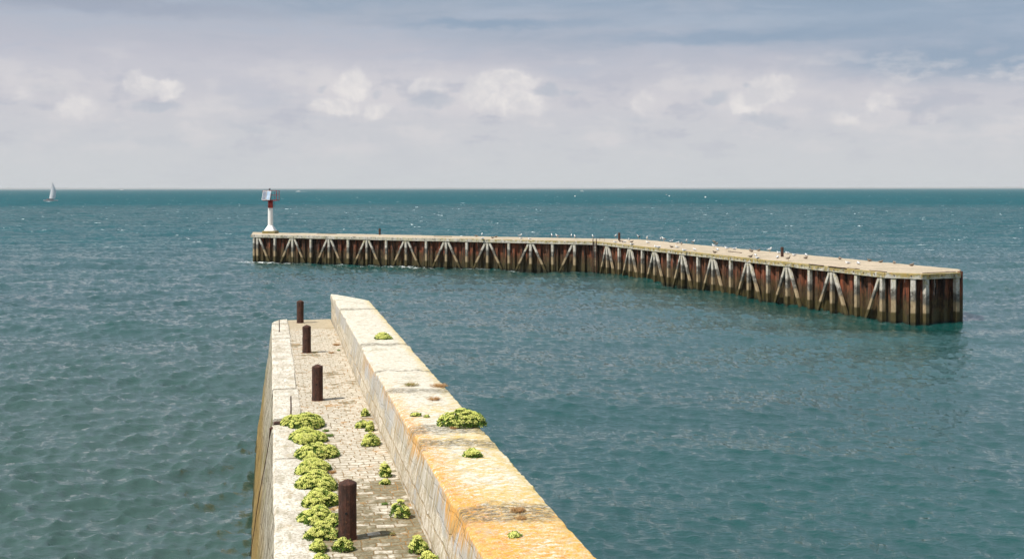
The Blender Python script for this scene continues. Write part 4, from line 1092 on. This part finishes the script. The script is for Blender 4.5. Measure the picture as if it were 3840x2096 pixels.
# dark ragged streak
def streak(pts,wd,col,am,c,seed=0):
    for (px,py,rx,ry) in pts:
        u0,v0=bl(px,py); nn_=t.noise(t.vm('ADD',t.mapg(uv,(1,2.5,1)),(seed+px*.01,0,0)),22,6,.65)
        vv=t.math('ADD',t.math('SUBTRACT',V,v0),t.math('MULTIPLY',t.math('SUBTRACT',nn_,.5),.022))
        d=t.math('SQRT',t.math('ADD',t.math('POWER',t.math('MULTIPLY',t.math('SUBTRACT',U,u0),1/rx),2),t.math('POWER',t.math('MULTIPLY',vv,1/ry),2)))
        c=t.mix(t.math('MULTIPLY',t.rng(d,.15,1.1,1,0,True),am),c,col)
    return c
k1=S15/F
c=streak([(1250,62,420*k1,20*k1),(1850,95,480*k1,26*k1),(2400,150,420*k1,60*k1)],0,s2l(142,163,186),.75,c)
c=streak([(1900,55,500*k1,26*k1)],0,s2l(176,188,204),.4,c,3)
c=streak([(300,15,500*k1,30*k1)],0,s2l(150,160,180),.5,c,5)
c=streak([(500,180,900*k1,60*k1)],0,s2l(204,203,211),.55,c,7)
# cumulus
wn=t.vm('SUBTRACT',t.new('ShaderNodeTexNoise').outputs['Color'],(.5,.5,.5))
nz_=wn.node.inputs[0].links[0].from_node; t.put(nz_.inputs['Vector'],uv); nz_.inputs['Scale'].default_value=26; nz_.inputs['Detail'].default_value=6; nz_.inputs['Roughness'].default_value=.6
uvw=t.vm('ADD',uv,t.vm('SCALE',wn,.030))
def blob(lst,vec):
    f=None
    for (px,py,rx,ry,a) in lst:
        u0,v0=bl(px,py); q=t.vm('MULTIPLY',t.vm('SUBTRACT',vec,(u0,v0,0)),(1/(rx*k1),1/(ry*k1),0)); d=t.vm('LENGTH',q)
        k=t.rng(d,.2,1.15,a,0,True); f=k if f is None else t.math('MAXIMUM',f,k)
    return f
cu=[(360,215,62,42,1),(425,225,55,42,.95),(200,272,75,36,.65),(885,215,62,56,1),(840,270,90,36,.9),(960,275,60,34,.8),(1075,215,75,38,.65),(1215,235,75,58,1),(1310,255,100,52,.9),(1270,200,130,40,.8),(1930,225,75,56,1),(1960,215,60,46,1),(1885,255,60,48,.9),(1620,268,60,42,.7),(2225,262,68,42,.75),(2120,290,60,30,.5),(2360,285,70,36,.45),(1540,360,60,16,.4),(830,365,80,16,.4),(1190,350,150,24,.3),(60,240,90,40,.3)]
sh=[(400,268,85,22,.9),(120,225,60,26,.4),(1090,250,85,34,.8),(1375,225,50,24,1),(1440,228,40,14,.6),(1800,235,48,24,.8),(1930,300,95,26,.7),(2340,262,70,22,.6),(950,228,20,18,.6),(620,318,80,16,.5),(820,222,26,14,.6),(1610,300,60,22,.4),(1880,210,18,10,.6),(700,240,70,40,.35),(2440,300,90,40,.4),(420,360,160,18,.35)]
n3=t.noise(uv,34,9,.66,.25); n4=t.noise(t.mapg(uv,(1,1.4,1)),13,6,.6)
B=blob(cu,uvw)
hb=[(1100,235,420,90,.9),(880,230,150,90,.8),(1260,230,190,90,.9),(1930,245,190,95,.9),(1650,270,130,60,.6),(2250,270,190,60,.7),(360,235,170,75,.7),(190,275,120,50,.6),(820,365,200,26,.35),(1540,358,120,22,.35)]
halo=t.rng(t.math('ADD',t.math('MAXIMUM',blob(hb,uvw),B),t.math('MULTIPLY',t.math('SUBTRACT',n4,.5),.9)),.0,1.0,0,1,True)
c=t.mix(t.math('MULTIPLY',halo,.70),c,s2l(219,215,218))
n4=t.math('ADD',t.math('MULTIPLY',n4,.55),t.math('MULTIPLY',t.noise(t.mapg(uv,(1,3.2,1)),16,6,.6),.45)); belt=t.math('MULTIPLY',t.rng(V,.012,.05),t.rng(V,.125,.09)); bil=t.math('MULTIPLY',belt,t.rng(n4,.50,.60,0,.6,True)); c=t.mix(bil,c,s2l(219,216,218))
bil=t.math('MULTIPLY',belt,t.rng(n4,.48,.40,0,.6,True)); c=t.mix(bil,c,s2l(184,187,200))
sf=t.rng(t.math('ADD',blob(sh,uvw),t.math('MULTIPLY',t.math('SUBTRACT',n3,.5),.7)),.10,.9,0,1,True)
cf=t.rng(t.math('ADD',B,t.math('MULTIPLY',t.math('SUBTRACT',n3,.5),1.3)),.25,.80,0,1,True)
cf=t.math('MULTIPLY',cf,t.math('SUBTRACT',1,t.math('MULTIPLY',sf,.6)))
c=t.mix(t.math('MULTIPLY',cf,.75),c,t.mix(t.rng(t.noise(uvw,40,6,.6),.40,.60),s2l(240,235,232),s2l(216,214,217)))
c=t.mix(t.math('MULTIPLY',sf,.60),c,s2l(178,186,199))
gn=t.noise(t.mapg(uv,(1,2.2,1)),9,5,.6); c=t.mix(t.rng(gn,.5,.72,0,.28,True),c,s2l(190,193,204))
# thin upper cloud seen by the light: mixes with the clear Nishita sky
up=t.rng(V,.25,.9,.97,.84)
skyc=t.vm('SCALE',sky.outputs[0],.10)
fin=t.mix(up,skyc,c)
t.put(bg.inputs['Color'],fin); bg.inputs['Strength'].default_value=.90

sl=bpy.data.lights.new('sun','SUN'); sl.energy=5.0; sl.angle=R(.6); sl.color=(1,.955,.88)
so=bpy.data.objects.new('sun',sl); COL.objects.link(so); so.rotation_euler=(-sd).to_track_quat('-Z','Y').to_euler()

# ------------------------------------------------------------------ camera
cam=bpy.data.cameras.new('camera'); co_=bpy.data.objects.new('camera',cam); COL.objects.link(co_); scene.camera=co_
cam.sensor_width=36; cam.lens=36*F/3840; cam.shift_y=-(1048-CY)/3840; cam.clip_start=.5; cam.clip_end=90000
co_.matrix_world=Matrix.Translation((0,0,HC))@Matrix.Rotation(R(90),4,'X')@Matrix.Rotation(-ROLL*1,4,'Z')
scene.view_settings.view_transform='Standard'; scene.view_settings.look='None'; scene.view_settings.exposure=.14; scene.view_settings.gamma=1
scene.render.resolution_x=1024; scene.render.resolution_y=558
